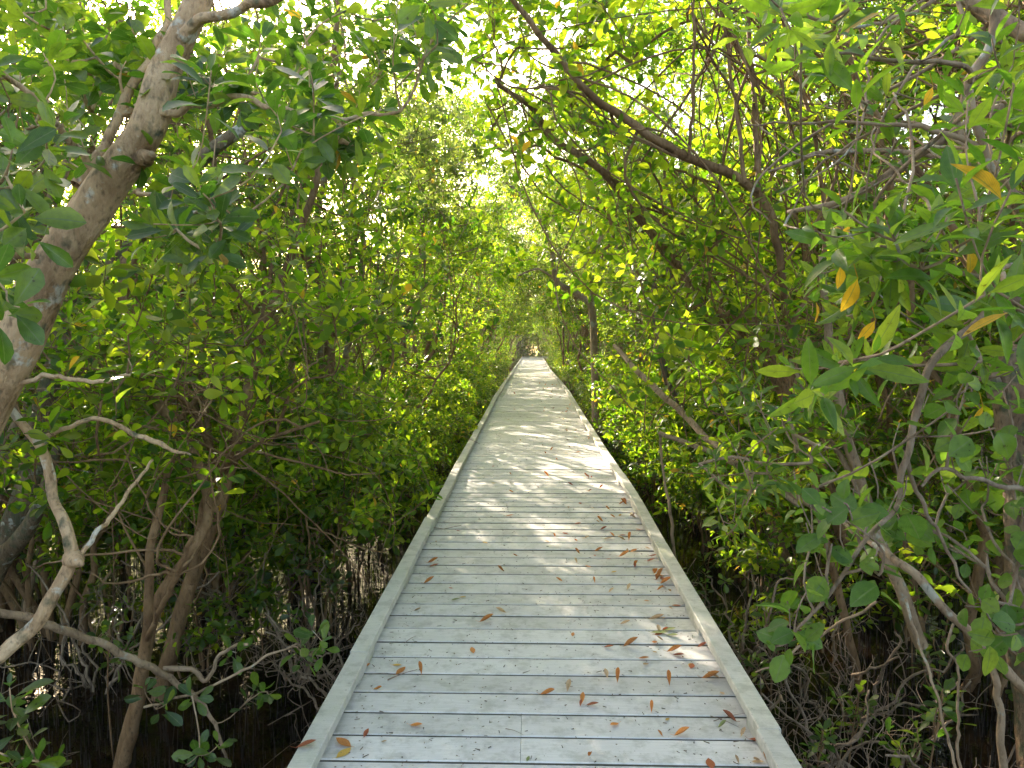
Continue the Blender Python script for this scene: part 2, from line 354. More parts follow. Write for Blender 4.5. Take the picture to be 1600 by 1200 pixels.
def water_mat():
    m, nt, N, ln = newmat('dark_swamp_water'); tc = N('ShaderNodeTexCoord')
    n = N('ShaderNodeTexNoise'); n.inputs['Scale'].default_value = 9; n.inputs['Detail'].default_value = 3; ln(tc.outputs['Object'], n.inputs['Vector'])
    bp = N('ShaderNodeBump'); bp.inputs['Strength'].default_value = .18; bp.inputs['Distance'].default_value = .02; ln(n.outputs[0], bp.inputs['Height'])
    n2 = N('ShaderNodeTexNoise'); n2.inputs['Scale'].default_value = 2.5; n2.inputs['Detail'].default_value = 7; ln(tc.outputs['Object'], n2.inputs['Vector'])
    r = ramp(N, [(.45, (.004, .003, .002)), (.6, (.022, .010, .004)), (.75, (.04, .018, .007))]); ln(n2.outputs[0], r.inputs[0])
    p = N('ShaderNodeBsdfPrincipled'); ln(r.outputs[0], p.inputs['Base Color']); p.inputs['Roughness'].default_value = .04; p.inputs['IOR'].default_value = 1.33; ln(bp.outputs[0], p.inputs['Normal'])
    o = N('ShaderNodeOutputMaterial'); ln(p.outputs[0], o.inputs[0]); return m
M_water = water_mat()

# ------------------------------------------------------------------ scene graph helpers
def empty(name, loc=(0, 0, 0), label=None, cat=None, group=None):
    o = bpy.data.objects.new(name, None); COL.objects.link(o); o.location = loc; o.empty_display_size = .2
    if label: o['label'] = label
    if cat: o['category'] = cat
    if group: o['group'] = group
    return o
def tag(o, label=None, cat=None, group=None, kind=None):
    if label: o['label'] = label
    if cat: o['category'] = cat
    if group: o['group'] = group
    if kind: o['kind'] = kind
    return o
def copy_tree(root):
    c = root.copy(); COL.objects.link(c)
    for ch in root.children:
        d = ch.copy(); COL.objects.link(d); d.parent = c
    return c
ORD = ['first', 'second', 'third', 'fourth', 'fifth', 'sixth', 'seventh', 'eighth', 'ninth', 'tenth', 'eleventh', 'twelfth', 'thirteenth', 'fourteenth',
       'fifteenth', 'sixteenth', 'seventeenth', 'eighteenth', 'nineteenth', 'twentieth'] + ['twenty-' + w for w in ['first', 'second', 'third', 'fourth', 'fifth', 'sixth', 'seventh', 'eighth', 'ninth']] + ['thirtieth'] + ['thirty-' + w for w in ['first', 'second', 'third', 'fourth', 'fifth', 'sixth', 'seventh', 'eighth', 'ninth']]

# ------------------------------------------------------------------ water
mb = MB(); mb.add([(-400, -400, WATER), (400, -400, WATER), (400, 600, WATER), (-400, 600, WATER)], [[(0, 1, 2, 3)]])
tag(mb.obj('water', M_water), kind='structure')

# ------------------------------------------------------------------ boardwalk
ROWS = [(1200, 447, 1264), (845, 644.5, 1040), (766, 688, 995.5), (710, 717.6, 955), (642, 760, 909), (624, 768.5, 899.5), (600, 784.5, 881.5), (578, 800.5, 861), (557, 815.5, 848)]
BW = 1.83
prof = []
for y, l, r in ROWS:
    Y = BW / (P(r, y, 1.0)[0] - P(l, y, 1.0)[0]); a = P(l, y, Y); b = P(r, y, Y); prof.append((Y, (a[0] + b[0]) / 2, a[2]))
prof = np.array(prof)
YEND = prof[-1][0]
PY = np.concatenate([[-4, 1.5], prof[:, 0], [YEND + 6]]); PX = np.concatenate([[prof[0, 1]] * 2, prof[:, 1], [prof[-1, 1]]]); PZ = np.concatenate([[prof[0, 2]] * 2, prof[:, 2], [prof[-1, 2]]])
def deck_c(y):
    ys = np.asarray(y, float); w = np.array([-.9, -.45, 0, .45, .9]) * np.clip(np.asarray(y) / 8, .4, 2.5)
    return np.mean(np.interp(ys + w, PY, PX)), np.mean(np.interp(ys + w, PY, PZ)) - .08
boardwalk = empty('boardwalk', (0, 2, 0), 'long pale grey timber boardwalk running straight through the mangroves over dark water', 'boardwalk')
boardwalk.location = (0, 0, 0)
rng = np.random.default_rng(5)
mb = MB(); PITCH = .175; y = -1.0; BOARDS = []
while y < YEND - .02:
    cx, cz = deck_c(y + PITCH / 2); zj = rng.normal(0, .0012); g = .0085
    y0, y1 = y + g / 2 + rng.normal(0, .0008), y + PITCH - g / 2; BOARDS.append(y)
    b = .004; pf = [(y0, -.03), (y0, -b), (y0 + b, 0), (y1 - b, 0), (y1, -b), (y1, -.03)]
    segs = [(cx - .86, cx + .86)]
    if rng.random() < .09 or y < 2.9 and y > 2.5:
        s = cx + (rng.uniform(-.3, .3) if y > 2.9 else -.09); segs = [(cx - .86, s - .0007), (s + .0007, cx + .86)]
    for a, c in segs:
        sl = rng.normal(0, .0008)
        v = [(a, p, cz + q + zj) for p, q in pf] + [(c, p, cz + q + zj + sl) for p, q in pf]
        mb.add(v, [[(i, i + 1, i + 7, i + 6) for i in range(5)] + [(5, 0, 6, 11)], [(0, 5, 4), (0, 4, 1), (1, 4, 3), (1, 3, 2), (6, 7, 10), (6, 10, 11), (7, 8, 9), (7, 9, 10)]])
    y += PITCH
deck = mb.obj('deck', M_deck, boardwalk, smooth=False); deck.data.materials.append(M_under)   # board sides and undersides take the darker substructure colour
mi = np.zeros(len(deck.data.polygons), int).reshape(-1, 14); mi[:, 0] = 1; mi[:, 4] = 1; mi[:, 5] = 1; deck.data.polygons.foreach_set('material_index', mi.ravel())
# screws (dark heads) in the deck surface
mb = MB()
for y in BOARDS:
    if y > 16: break
    cx, cz = deck_c(y + PITCH / 2)
    for x in (-.78, -.74, -.27, .27, .76):
        for q in (.045, .13):
            if rng.random() < .8:
                X = cx + x + rng.normal(0, .006); Yq = y + q; a = np.arange(7) * 2 * math.pi / 7
                v = np.stack([X + .0042 * np.cos(a), Yq + .0042 * np.sin(a), np.full(7, cz + .0022)], 1); mb.add(v, [[tuple(range(7))]])
tag(mb.obj('screw_heads', M_stick, boardwalk, smooth=False), kind='stuff')

def bar(mb, x0, x1, ys, zo, t, b=.004):
    """a board following the walkway, top zo above deck, thickness t, with eased edges"""
    pf = [(x0, zo - t), (x0, zo - b), (x0 + b, zo), (x1 - b, zo), (x1, zo - b), (x1, zo - t)]; V = []
    for y in ys:
        cx, cz = deck_c(y); V += [(cx + a, y, cz + q) for a, q in pf]
    n = len(ys); q = [(i * 6 + j, i * 6 + (j + 1) % 6, i * 6 + 6 + (j + 1) % 6, i * 6 + 6 + j) for i in range(n - 1) for j in range(6)]
    e = (n - 1) * 6
    mb.add(V, [q, [(5, 4, 3), (5, 3, 2), (5, 2, 1), (5, 1, 0), (e, e + 1, e + 2), (e, e + 2, e + 3), (e, e + 3, e + 4), (e, e + 4, e + 5)]])
for side in (-1, 1):
    y = .35 if side > 0 else .98
    y -= 2.44; nb = 0
    while y < YEND:
        y1 = min(y + 2.44, YEND); jx = rng.normal(0, .005); jz = min(abs(rng.normal(0, .0022)), .005)
        x0, x1 = (side * .872 - .043 + jx, side * .872 + .043 + jx)
        mb = MB(); bar(mb, x0, x1, np.linspace(y + .002, y1 - .002, 7), .08 + jz, .041)
        mb.obj('kerb_board', M_kerb, boardwalk, smooth=False)
        for k in (0, 1):
            ys = y + k * 1.22 - .17
            if ys + .34 < YEND and nb < 49 and ys > .8:
                mb = MB(); bar(mb, side * .872 - .036, side * .872 + .036, np.linspace(ys, ys + .34, 3), .039 + jz, .038); mb.obj('spacer_block', M_kerb, boardwalk, smooth=False); nb += 1
        y = y1
mb = MB(); cx, cz = deck_c(YEND)
box(mb, cx - .915, cx + 4, YEND + .01, YEND + .096, cz + .04, cz + .085); mb.obj('end_kerb_board', M_kerb, boardwalk, smooth=False)
mb = MB()
for i in range(18): box(mb, cx + .925 + i * .175, cx + .925 + i * .175 + .168, YEND - 1.7, YEND + .09, cz - .034, cz - .004)
mb.obj('side_landing', M_deck, boardwalk, smooth=False)
for sx in (-.82, -.27, .27, .82):
    mb = MB(); ys = np.arange(-1, YEND, 1.2); bar(mb, sx - .025, sx + .025, ys, -.034, .19); mb.obj('joist', M_under, boardwalk, smooth=False)
for y in np.arange(.2, YEND, 2.44):
    cx, cz = deck_c(y)
    for sx in (-.68, .68):
        if y < 30: mb = MB(); tube(mb, [(cx + sx, y, WATER - .6), (cx + sx, y, cz - .23)], [.09, .085], 10); mb.obj('support_post', M_under, boardwalk)
    if y < 40: mb = MB(); box(mb, cx - .84, cx + .84, y + .1, y + .14, cz - .40, cz - .226); mb.obj('cross_beam', M_under, boardwalk, smooth=False)

# ------------------------------------------------------------------ breathing roots in the water
rng = np.random.default_rng(11); n = 24000
X = rng.uniform(-7, 7, n * 2); Yv = 1.2 + 15 * rng.random(n * 2) ** 1.25
cl = np.sin(X * 3.1 + 1.3 * np.sin(Yv * 2.2)) + np.sin(Yv * 2.7 + X) + rng.normal(0, .7, n * 2)
ok = (np.abs(X) > .95) & (cl > -.7); X, Yv = X[ok][:n], Yv[ok][:n]; n = len(X)
h = rng.gamma(4, .024, n) + .025; A = np.stack([X, Yv, np.full(n, WATER - .02)], 1); B = A + np.stack([rng.normal(0, .06, n) * h, rng.normal(0, .06, n) * h, h + .02], 1)
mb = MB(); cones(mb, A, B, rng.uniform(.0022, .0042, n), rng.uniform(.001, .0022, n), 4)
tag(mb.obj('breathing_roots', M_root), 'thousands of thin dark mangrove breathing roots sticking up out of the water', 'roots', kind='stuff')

# ------------------------------------------------------------------ generic mangroves
def gen_tree(name, seed, H, R, stems, natt, per, L=.085, mat=None, bark=None, low=.9, spread=.5, k=7, clump=16, sig=.34, tpl=OBO, drop=0., cat='tree', whip=12, rs=1.0):
    T = Tree(seed); rng = T.rng; root = empty(name, (0, 0, WATER), None, cat)
    for i in range(stems):
        a = rng.uniform(0, 6.28); b = np.array([math.cos(a), math.sin(a), 0]) * rng.uniform(.02, .25) * min(1, H / 3)
        n = 5; pts = [b + [0, 0, -.15]]; q = b.copy(); dr = np.array([math.cos(a), math.sin(a)]) * rng.uniform(.3, 1) * R * spread / n
        top = H * rng.uniform(.68, .92)
        for j in range(n):
            q = q + np.array([dr[0] + rng.normal(0, .09 * R), dr[1] + rng.normal(0, .09 * R), top / n]); pts.append(q.copy())
        r = (.014 + .0065 * H) * rng.uniform(.7, 1.2) * rs * (1 if H > 2.5 else .45)
        T.limb(pts, [r, r * .8, r * .6, r * .42, r * .22], 4, .018 * H / 5)
    th = rng.uniform(0, 6.28, clump); zc = low + (H - low) * rng.random(clump) ** .85; prof = R * np.sqrt(np.clip(1 - ((zc - (low + H) * .5) / ((H - low) * .62)) ** 2, .05, 1))
    rr = prof * np.sqrt(rng.random(clump)) ; C = np.stack([rr * np.cos(th), rr * np.sin(th), zc], 1)
    w = rng.dirichlet(np.ones(clump) * 3); which = rng.choice(clump, natt, p=w)
    att = C[which] + rng.normal(0, sig, (natt, 3)) * [1, 1, .75]; att[:, 2] = np.maximum(att[:, 2], low * .6)
    if H > 2: T.whips(C[rng.integers(0, clump, whip)] + rng.normal(0, .5, (whip, 3)) * [1, 1, .6], (.009, .003))
    T.grow(att)
    if H > 2: T.bare(C[rng.integers(0, clump, 45)] + rng.normal(0, .55, (45, 3)), bend=.25)
    wb, lb = MB(), MB(); T.foliage(lb, wb, per, .13 * (1 if H > 2 else .7), L, k, tpl, drop); T.wood(wb, sides=5, lsides=8, rough=.05)
    wb.obj('trunk', bark or M_bark, root); lb.obj('crown', mat or M_leaf, root)
    return root
PROTO = {}
specs = []
for i, (H, R, st, na, per, mat, bark) in enumerate([
        (6.4, 1.7, 3, 330, 6, M_leaf, M_bark), (7.2, 1.8, 2, 350, 6, M_leaf, M_barkg), (5.6, 1.6, 4, 300, 6, M_leaf, M_bark),
        (6.8, 1.5, 3, 300, 6, M_leafb, M_barkg), (7.6, 1.9, 3, 370, 6, M_leaf, M_barkm), (6.0, 1.8, 4, 320, 6, M_leafb, M_bark),
        (6.6, 1.6, 2, 290, 6, M_leaf, M_bark), (5.2, 1.5, 5, 290, 6, M_leaf, M_barkg)]):
    PROTO['t%d' % i] = gen_tree('mangrove_tree', 100 + i, H, R, st, na, per, mat=mat, bark=bark, clump=22, L=.094)
for i in range(3):   # twiggy, few leaves
    PROTO['w%d' % i] = gen_tree('mangrove_tree', 140 + i, 5.6 + i * .5, 1.8, 6, 330, 2, bark=(M_bark, M_barkg, M_bark)[i], drop=.45, clump=26, spread=.8, L=.09, whip=40, rs=.6)
for i in range(4):   # low shrubs
    PROTO['s%d' % i] = gen_tree('mangrove_shrub', 160 + i, 1.35 + .25 * i, .62, 5, 90, 4, L=.088, low=.3, clump=12, sig=.16, cat='shrub')
for i in range(3):   # high crowns that lean over the walkway
    PROTO['o%d' % i] = gen_tree('mangrove_tree', 190 + i, 7.0 + .5 * i, 2.1, 2, 330, 5, L=.095, low=3.1, clump=22, sig=.38, mat=(M_leaf, M_leaf, M_leafb)[i], spread=.7)
for i in range(3):   # broad dense thicket trees for the outer rows
    PROTO['b%d' % i] = gen_tree('mangrove_tree', 180 + i, 4.3 + .5 * i, 2.3, 4, 380, 7, L=.105, low=.12, clump=34, sig=.42, mat=(M_leaf, M_leafb, M_leaf)[i])
USED = set()
TRACK = []; PV = {}
def place(key, x, y, rz, s, label, group, tilt=(0, 0), sz=1.0):
    p = PROTO[key]
    o = p if key not in USED else copy_tree(p); USED.add(key)
    o.location = (x, y, WATER); o.scale = (s, s, s * sz)
    e = Matrix.Rotation(tilt[1], 3, 'Y') @ Matrix.Rotation(tilt[0], 3, 'X') @ Matrix.Rotation(rz, 3, 'Z'); o.rotation_euler = e.to_euler()
    if abs(x) < 3.2 and y > 5:      # turn (and if need be shift) the tree so that its low leaves stay off the boardwalk
        if key not in PV:
            me = [c for c in p.children if c.name.startswith('crown')][0].data; v = np.empty(len(me.vertices) * 3); me.vertices.foreach_get('co', v); PV[key] = v.reshape(-1, 3)[::19]
        V = PV[key]; best = None; sd_ = 1 if x > 0 else -1; cx_ = deck_c(y)[0]
        for sh in (0, .15, .3):
            for t in range(14):
                e = Matrix.Rotation(tilt[1], 3, 'Y') @ Matrix.Rotation(tilt[0], 3, 'X') @ Matrix.Rotation(rz + t * .449, 3, 'Z')
                W = (V * [s, s, s * sz]) @ np.array(e).T + [x + sh * sd_, 0, WATER]; n = int(((W[:, 0] * sd_ < .86 + cx_ * sd_) & (W[:, 2] < (1.3 if y < 12 else 1.7))).sum())
                if best is None or n < best[0]: best = (n, sh, e)
            if best[0] == 0: break
        o.location.x = x + best[1] * sd_; o.rotation_euler = best[2].to_euler()
    tag(o, label, None, group); TRACK.append(o); return o

R_ = random.Random(8)
for side, sn in ((-1, 'left'), (1, 'right')):
    # front row
    y = 7.2 if side < 0 else 6.6; i = 0
    while y < YEND + 1:
        key = R_.choice(['t0', 't1', 't2', 't3', 't4', 't5', 't6', 't7', 'w0', 'w1'] if y < 22 else ['t0', 't1', 't2', 't3', 't4', 't5', 't6', 't7', 't3', 't5'])
        s = R_.uniform(.85, 1.1)
        x = side * (2.3 + R_.uniform(-.15, .3) - (.45 if y > 25 else 0)); lean = -side * R_.uniform(.03, .14)
        place(key, x, y, R_.uniform(0, 6.28), s, f'{ORD[i]} mangrove tree from the camera in the row beside the {sn} kerb', f'mangrove trees along the {sn} edge', (R_.uniform(-.08, .08), lean))
        y += R_.uniform(1.7, 2.3) * (1 if y < 30 else 1.25); i += 1
    # second row
    y = 3.2; i = 0
    while y < YEND + 4:
        key = R_.choice(['t0', 't1', 't2', 't3', 't4', 't5', 't6', 't7', 'w0', 'w1', 'w2']); s = R_.uniform(.85, 1.15) * (.8 if side < 0 and y < 30 else 1)
        x = side * (4.5 + R_.uniform(-.4, .5))
        place(key, x, y, R_.uniform(0, 6.28), s, f'{ORD[i]} mangrove tree from the camera in the second row behind the {sn} kerb', f'second-row mangroves on the {sn}', (R_.uniform(-.08, .08), -side * R_.uniform(-.03, .1)))
        y += R_.uniform(2.3, 3.0) * (1 if y < 30 else 1.6); i += 1
    # third row
    y = 5; i = 0
    while y < (44 if side < 0 else 44):
        key = R_.choice(['t1', 't2', 't4', 't5', 't6', 't7']); s = R_.uniform(.9, 1.2) * (.75 if side < 0 else 1)
        place(key, side * (7.3 + R_.uniform(-.6, .8)), y, R_.uniform(0, 6.28), s, f'{ORD[i]} tree from the camera in the third row of mangroves on the {sn}', f'third-row mangroves on the {sn}')
        y += R_.uniform(3.0, 4.2); i += 1
# thin-stemmed trees standing close on either side of the camera
for key, x, y, lab in [('w0', -3.6, 5.4, 'thin many-stemmed mangrove behind the crooked pale stem at left'), ('w1', -4.2, 5.6, 'twiggy many-stemmed mangrove beyond the mossy trunk at the left edge'),
                       ('w2', -2.9, 6.3, 'sparse many-stemmed mangrove just before the left row of dense trees'), ('w2', 2.95, 4.9, 'thin many-stemmed mangrove behind the tan forking sapling at right'),
                       ('w0', 3.5, 3.9, 'twiggy many-stemmed mangrove behind the rotten trunk at right'), ('w1', 4.4, 5.9, 'sparse many-stemmed mangrove beyond the rotten trunk at the right edge'),
                       ('t7', -5.6, 6.6, 'leafy mangrove seen between stems at the far left edge'), ('t2', 5.6, 7.0, 'leafy mangrove seen between stems at the far right edge')]:
    place(key, x, y, R_.uniform(0, 6.28), 1.0, lab, 'mangroves close to the camera')
for side, sn in ((-1, 'left'), (1, 'right')):
    y = 13.5 if side < 0 else 9.8; i = 0
    while y < 46:
        place('o%d' % R_.randrange(3), side * (2.55 + R_.uniform(-.2, .3)), y, R_.uniform(0, 6.28), R_.uniform(.85, 1.05), f'{ORD[i]} tall high-crowned mangrove from the camera arching over from the {sn}', f'high-crowned mangroves arching over from the {sn}', (R_.uniform(-.06, .06), -side * R_.uniform(.14, .26)))
        y += R_.uniform(4.4, 5.6) * (1 if y < 30 else 1.4); i += 1
for x, y, lab in [(3.3, 7.6, 'tall high-crowned mangrove above the first dense trees at right'), (4.9, 10.5, 'tall high-crowned mangrove two rows behind the right kerb, near the camera'), (-5.4, 9.2, 'tall high-crowned mangrove above the dense trees at upper left')]:
    place('o%d' % R_.randrange(3), x, y, R_.uniform(0, 6.28), 1.0, lab, 'high-crowned mangroves near the camera', (0, -.05 * x / abs(x)))
for i in range(6):
    place('s%d' % R_.randrange(4), -2.4 + i * 1.1, YEND + 1.2 + R_.uniform(-.1, .3), R_.uniform(0, 6.28), 1.9, f'{ORD[i]} leafy shrub from the left right behind the end kerb of the boardwalk', 'shrubs behind the end kerb')
for x, y, sc_, lab in [(-2.3, 4.9, 1.0, 'low leafy shrub nearest the camera on the left, beside bare twigs'), (-3.2, 5.3, 1.1, 'low leafy shrub behind the twin brown stems at left'), (-2.1, 6.1, 1.15, 'low leafy shrub between bare twigs and the first left trees'),
                       (-4.3, 6.4, 1.4, 'leafy bush behind the mossy trunk at the left edge'), (-3.2, 7.2, 1.5, 'leafy bush under the first dense trees at left'), (2.15, 5.3, .95, 'low leafy shrub beyond the curly bare twigs at right'),
                       (2.9, 5.6, 1.2, 'low leafy shrub behind the tan forking sapling'), (3.9, 5.4, 1.3, 'leafy bush behind the rotten trunk at right')]:
    place('s%d' % R_.randrange(4), x, y, R_.uniform(0, 6.28), sc_, lab, 'shrubs near the camera')
for x, y, lab in [(-7.6, 13, 'tall high-crowned mangrove deep on the left, the nearer of two'), (-7.4, 17.5, 'tall high-crowned mangrove deep on the left, the farther of two')]:
    place('o%d' % R_.randrange(3), x, y, R_.uniform(0, 6.28), 1.05, lab, 'high-crowned mangroves deep on the left')
# outer rows
for side, sn in ((-1, 'left'), (1, 'right')):
    for rowi, (xr, y0, y1, st) in enumerate([(10.6, 6, 58, 2.6), (14.5, 12, 50, 4.0)]):
        y = y0; i = 0
        while y < y1:
            place('b%d' % R_.randrange(3), side * (xr + R_.uniform(-.7, .7)), y, R_.uniform(0, 6.28), R_.uniform(.9, 1.1) * (.85 if side < 0 else 1 if rowi == 0 else 1.2),
                  f'{ORD[i]} bushy tree from the camera in the {("fourth", "outermost")[rowi]} row deep on the {sn}', f'bushy trees deep on the {sn}')
            y += st * R_.uniform(.85, 1.15); i += 1
for i in range(14):
    place('b%d' % R_.randrange(3), -5.6 + (i % 7) * 1.9 + (i // 7) * .9, YEND + 17 + (i // 7) * 3, R_.uniform(0, 6.28), 1.1, f'{ORD[i % 7]} bushy tree from the left in the {("first", "second")[i // 7]} backmost line past the far end', 'backmost bushes past the far end')
# trees closing the far end
for i in range(9):
    place('b%d' % R_.randrange(3), -8.4 + i * 2.1, YEND + (3.2 if i % 2 else 6) + R_.uniform(-.5, .5), R_.uniform(0, 6.28), 1.25, f'{ORD[i]} bushy tree from the left in the last row beyond the far end', 'bushy trees beyond the far end')
for i in range(16):
    place(R_.choice(['t1', 't4', 'b2', 't6']), -12 + (i % 8) * 2.9 + R_.uniform(-.6, .6) - (i // 8) * 1.2, YEND + 9.5 + (i // 8) * 4.5, R_.uniform(0, 6.28), 1.1, f'{ORD[i % 8]} tall tree from the left in the {("nearer", "farther")[i // 8]} row of woods past the far end', 'woods past the far end')
for i in range(14):
    x = -9 + i * 1.4; y = YEND + (2.2 if i % 2 else 4.8)
    place(R_.choice(['t0', 't1', 't3', 't4', 't5']), x + R_.uniform(-.3, .3), y, R_.uniform(0, 6.28), R_.uniform(.8, 1.0),
          f'{ORD[i]} mangrove tree from the left in the screen closing off the far end', 'mangroves at the far end of the boardwalk')
# big low bushes filling the gaps between trunks away from the walkway
for side, sn in ((-1, 'left'), (1, 'right')):
    for rowi, (xr, y0, y1, st) in enumerate([(5.6, 8.0, 30, 1.9), (8.4, 11, 36, 2.1)]):
        y = y0; i = 0
        while y < y1:
            place('s%d' % R_.randrange(4), side * (xr + R_.uniform(-.6, .6)), y, R_.uniform(0, 6.28), R_.uniform(1.4, 1.9), f'{ORD[i]} leafy bush from the camera in the {("inner", "outer")[rowi]} line between trunks on the {sn}', f'bushes between the trunks on the {sn}')
            y += st * R_.uniform(.85, 1.2); i += 1
# low shrubs by the kerbs
for side, sn in ((-1, 'left'), (1, 'right')):
    y = 5.6 if side < 0 else 6.6; i = 0
    while y < 44:
        x = side * (1.72 + R_.uniform(-.1, .35)); s = R_.uniform(.75, 1.25)
        place('s%d' % R_.randrange(4), x, y, R_.uniform(0, 6.28), s, f'{ORD[i]} low leafy shrub from the camera growing against the {sn} kerb', f'low shrubs at the foot of the {sn} kerb')
        y += R_.uniform(.8, 1.4) * (1 if y < 20 else 1.6); i += 1

# ------------------------------------------------------------------ hero trees near the camera
def L3(pts): return [P(*p[:3]) for p in pts]
def Rpx(pts): return [p[3] * p[2] / F / 2 for p in pts]
def fill(rng, px0, px1, py0, py1, z0, z1, n, clumps=None, sig=(45, 40)):
    if clumps:
        cx = rng.uniform(px0, px1, clumps); cy = rng.uniform(py0, py1, clumps); cz = rng.uniform(z0, z1, clumps); w = rng.integers(0, clumps, n)
        return [P(cx[i] + rng.normal(0, sig[0]), cy[i] + rng.normal(0, sig[1]), max(z0 * .8, cz[i] + rng.normal(0, .2))) for i in w]
    return [P(rng.uniform(px0, px1), rng.uniform(py0, py1), rng.uniform(z0, z1)) for _ in range(n)]
def hero(name, label, cat, seed, limbs, att, bark, leafm, tpl, L, per=1, sig=.08, k=8, lsides=14, rough=.03, per_seg=7, group=None, extra=None, r0=.0018, leafname='crown', barkname='trunk', drop=0, wob=.003, whips=(), wr=(.006, .0025), **kw):
    T = Tree(seed); base = np.array(limbs[0][0][:3] if len(limbs[0][0]) == 3 else P(*limbs[0][0][:3]))
    root = empty(name, base, label, cat, group)
    for pts in limbs: T.limb(np.array(L3(pts)) - base, Rpx(pts), per_seg, wob)
    for f in whips: T.whips(np.array(f(T.rng)) - base, wr)
    a = []
    for f in att: a += f(T.rng) if callable(f) else [P(*f)]
    wb, lb = MB(), MB()
    if a:
        T.grow(np.array(a) - base, mid=4, bend=.10); T.foliage(lb, wb, per, sig, L, k, tpl, drop, **kw)
    T.wood(wb, r0=r0, sides=6, lsides=lsides, rough=rough, tsides=5)
    wb.obj(barkname, bark, root)
    if a: lb.obj(leafname, leafm, root)
    return root
def fl(*a, **k): return lambda rng: fill(rng, *a, **k)

# A big pale leaning trunk, left
hero('mangrove_tree', 'thick mangrove trunk with pale blotched bark leaning across the upper left', 'tree', 21, [
    [(-330, 1330, 2.3, 105.3), (-190, 1000, 2.35, 89.8), (-80, 740, 2.38, 82.8), (15, 530, 2.4, 70.2), (85, 400, 2.4, 64.6), (160, 290, 2.42, 59), (222, 205, 2.42, 53.4), (250, 110, 2.45, 46.4), (290, 20, 2.45, 42.1), (345, -110, 2.5, 36.5), (430, -330, 2.6, 28.1)],
    [(282, 60, 2.42, 21.1), (320, 45, 2.4, 16.8), (380, 18, 2.35, 14), (440, 2, 2.3, 12.6), (520, -60, 2.25, 9.8)],
    [(120, 290, 2.5, 21.1), (175, 215, 2.6, 15.5), (200, 150, 2.65, 14), (245, 85, 2.7, 12.6), (262, 10, 2.8, 9.8), (280, -90, 2.9, 8.5)],
    [(225, 185, 2.42, 15.5), (300, 165, 2.4, 9.8), (385, 155, 2.35, 9.1), (450, 172, 2.35, 8.5), (540, 178, 2.4, 6.3), (620, 172, 2.45, 5)],
    [(215, 245, 2.4, 28.1), (226, 246, 2.38, 26), (233, 244, 2.35, 12)],
    [(140, 260, 2.3, 11.2), (60, 170, 2.1, 9.1), (-10, 110, 2.0, 8.5), (-120, 40, 1.9, 7)],
    [(60, 400, 2.3, 9.8), (0, 390, 2.2, 8.5), (-100, 330, 2.1, 8.5)],
    [(210, 300, 2.35, 7), (300, 330, 2.2, 5), (390, 345, 2.1, 4.2)]],
    [fl(-60, 430, -20, 160, 2.75, 3.8, 110, 16), fl(300, 470, 40, 260, 1.9, 2.7, 26, 6), fl(230, 430, 300, 420, 1.8, 2.5, 24, 5, sig=(30, 30)), fl(-60, 90, 40, 330, 1.6, 2.3, 26, 6, sig=(25, 40)),
     fl(420, 760, -40, 210, 2.3, 3.8, 110, 18), (330, 110, 1.75), (440, 205, 1.75), (240, 350, 1.7), (95, 195, 1.6), (300, 265, 1.8), (470, 235, 2.0), (20, 230, 1.5), (30, 480, 1.35), (10, 455, 1.4)],
    M_barkp, M_leafh, OBO_H, .092, per=1, k=9, lsides=30, rough=.035, per_seg=14, wob=.006)
# left middle stems and their foliage
hero('mangrove_tree', 'brown trunk slanting down into the water left of the boardwalk, foliage above', 'tree', 22, [
    [(245, 1110, 4.55, 27.5), (268, 1020, 4.5, 25.3), (292, 930, 4.5, 23.7), (325, 840, 4.5, 21.4), (352, 760, 4.5, 19.1), (370, 690, 4.5, 19.9), (392, 600, 4.5, 16.8), (420, 500, 4.6, 14.5), (455, 400, 4.7, 13), (490, 300, 4.8, 10.7), (510, 200, 4.9, 9.2), (525, 60, 5, 7.7), (535, -60, 5.1, 6.8)],
    [(300, 915, 4.5, 15.3), (310, 850, 4.3, 13.8), (320, 790, 4.2, 11.5), (345, 740, 4.0, 9.2), (410, 690, 3.8, 6.8), (500, 660, 3.7, 4.6)],
    [(352, 760, 4.5, 10.7), (300, 640, 4.3, 8.4), (220, 600, 4.1, 6.8), (120, 590, 4.0, 6.1), (0, 560, 3.9, 6.1)]],
    [fl(120, 640, 400, 660, 3.3, 5.2, 110, 18), fl(400, 640, 140, 420, 4, 6, 50, 10), fl(150, 420, 420, 560, 2.8, 4, 26, 6), fl(380, 640, 640, 760, 3.6, 5, 30, 8)],
    M_bark, M_leaf, OBO_H, .085, per=2, sig=.09, k=8, lsides=12, rough=.03, whips=[fl(-60, 620, 470, 760, 2.8, 4.8, 34), fl(100, 600, 820, 1000, 3.6, 5, 8)])
hero('mangrove_tree', 'twin brown stems rising from the water at lower left, bare below', 'tree', 23, [
    [(185, 1215, 3.75, 26), (205, 1130, 3.75, 24), (222, 1050, 3.75, 22), (238, 960, 3.8, 21), (270, 900, 3.8, 19), (305, 850, 3.8, 17), (325, 790, 3.9, 15), (300, 700, 4, 16), (240, 620, 4.1, 14), (200, 520, 4.2, 12), (190, 400, 4.3, 10)],
    [(195, 1190, 3.7, 20), (215, 1090, 3.6, 18), (228, 990, 3.5, 16), (232, 880, 3.5, 14), (250, 780, 3.5, 12), (275, 700, 3.5, 10)],
    [(230, 1000, 3.5, 10), (262, 930, 3.2, 9), (300, 840, 3.1, 7)]],
    [fl(20, 330, 560, 780, 3.0, 4.6, 70, 12), fl(0, 300, 420, 560, 2.6, 4, 40, 8)], M_bark, M_leaf, OBO_H, .085, per=2, k=8, whips=[fl(-40, 420, 500, 900, 2.8, 4.2, 24)])
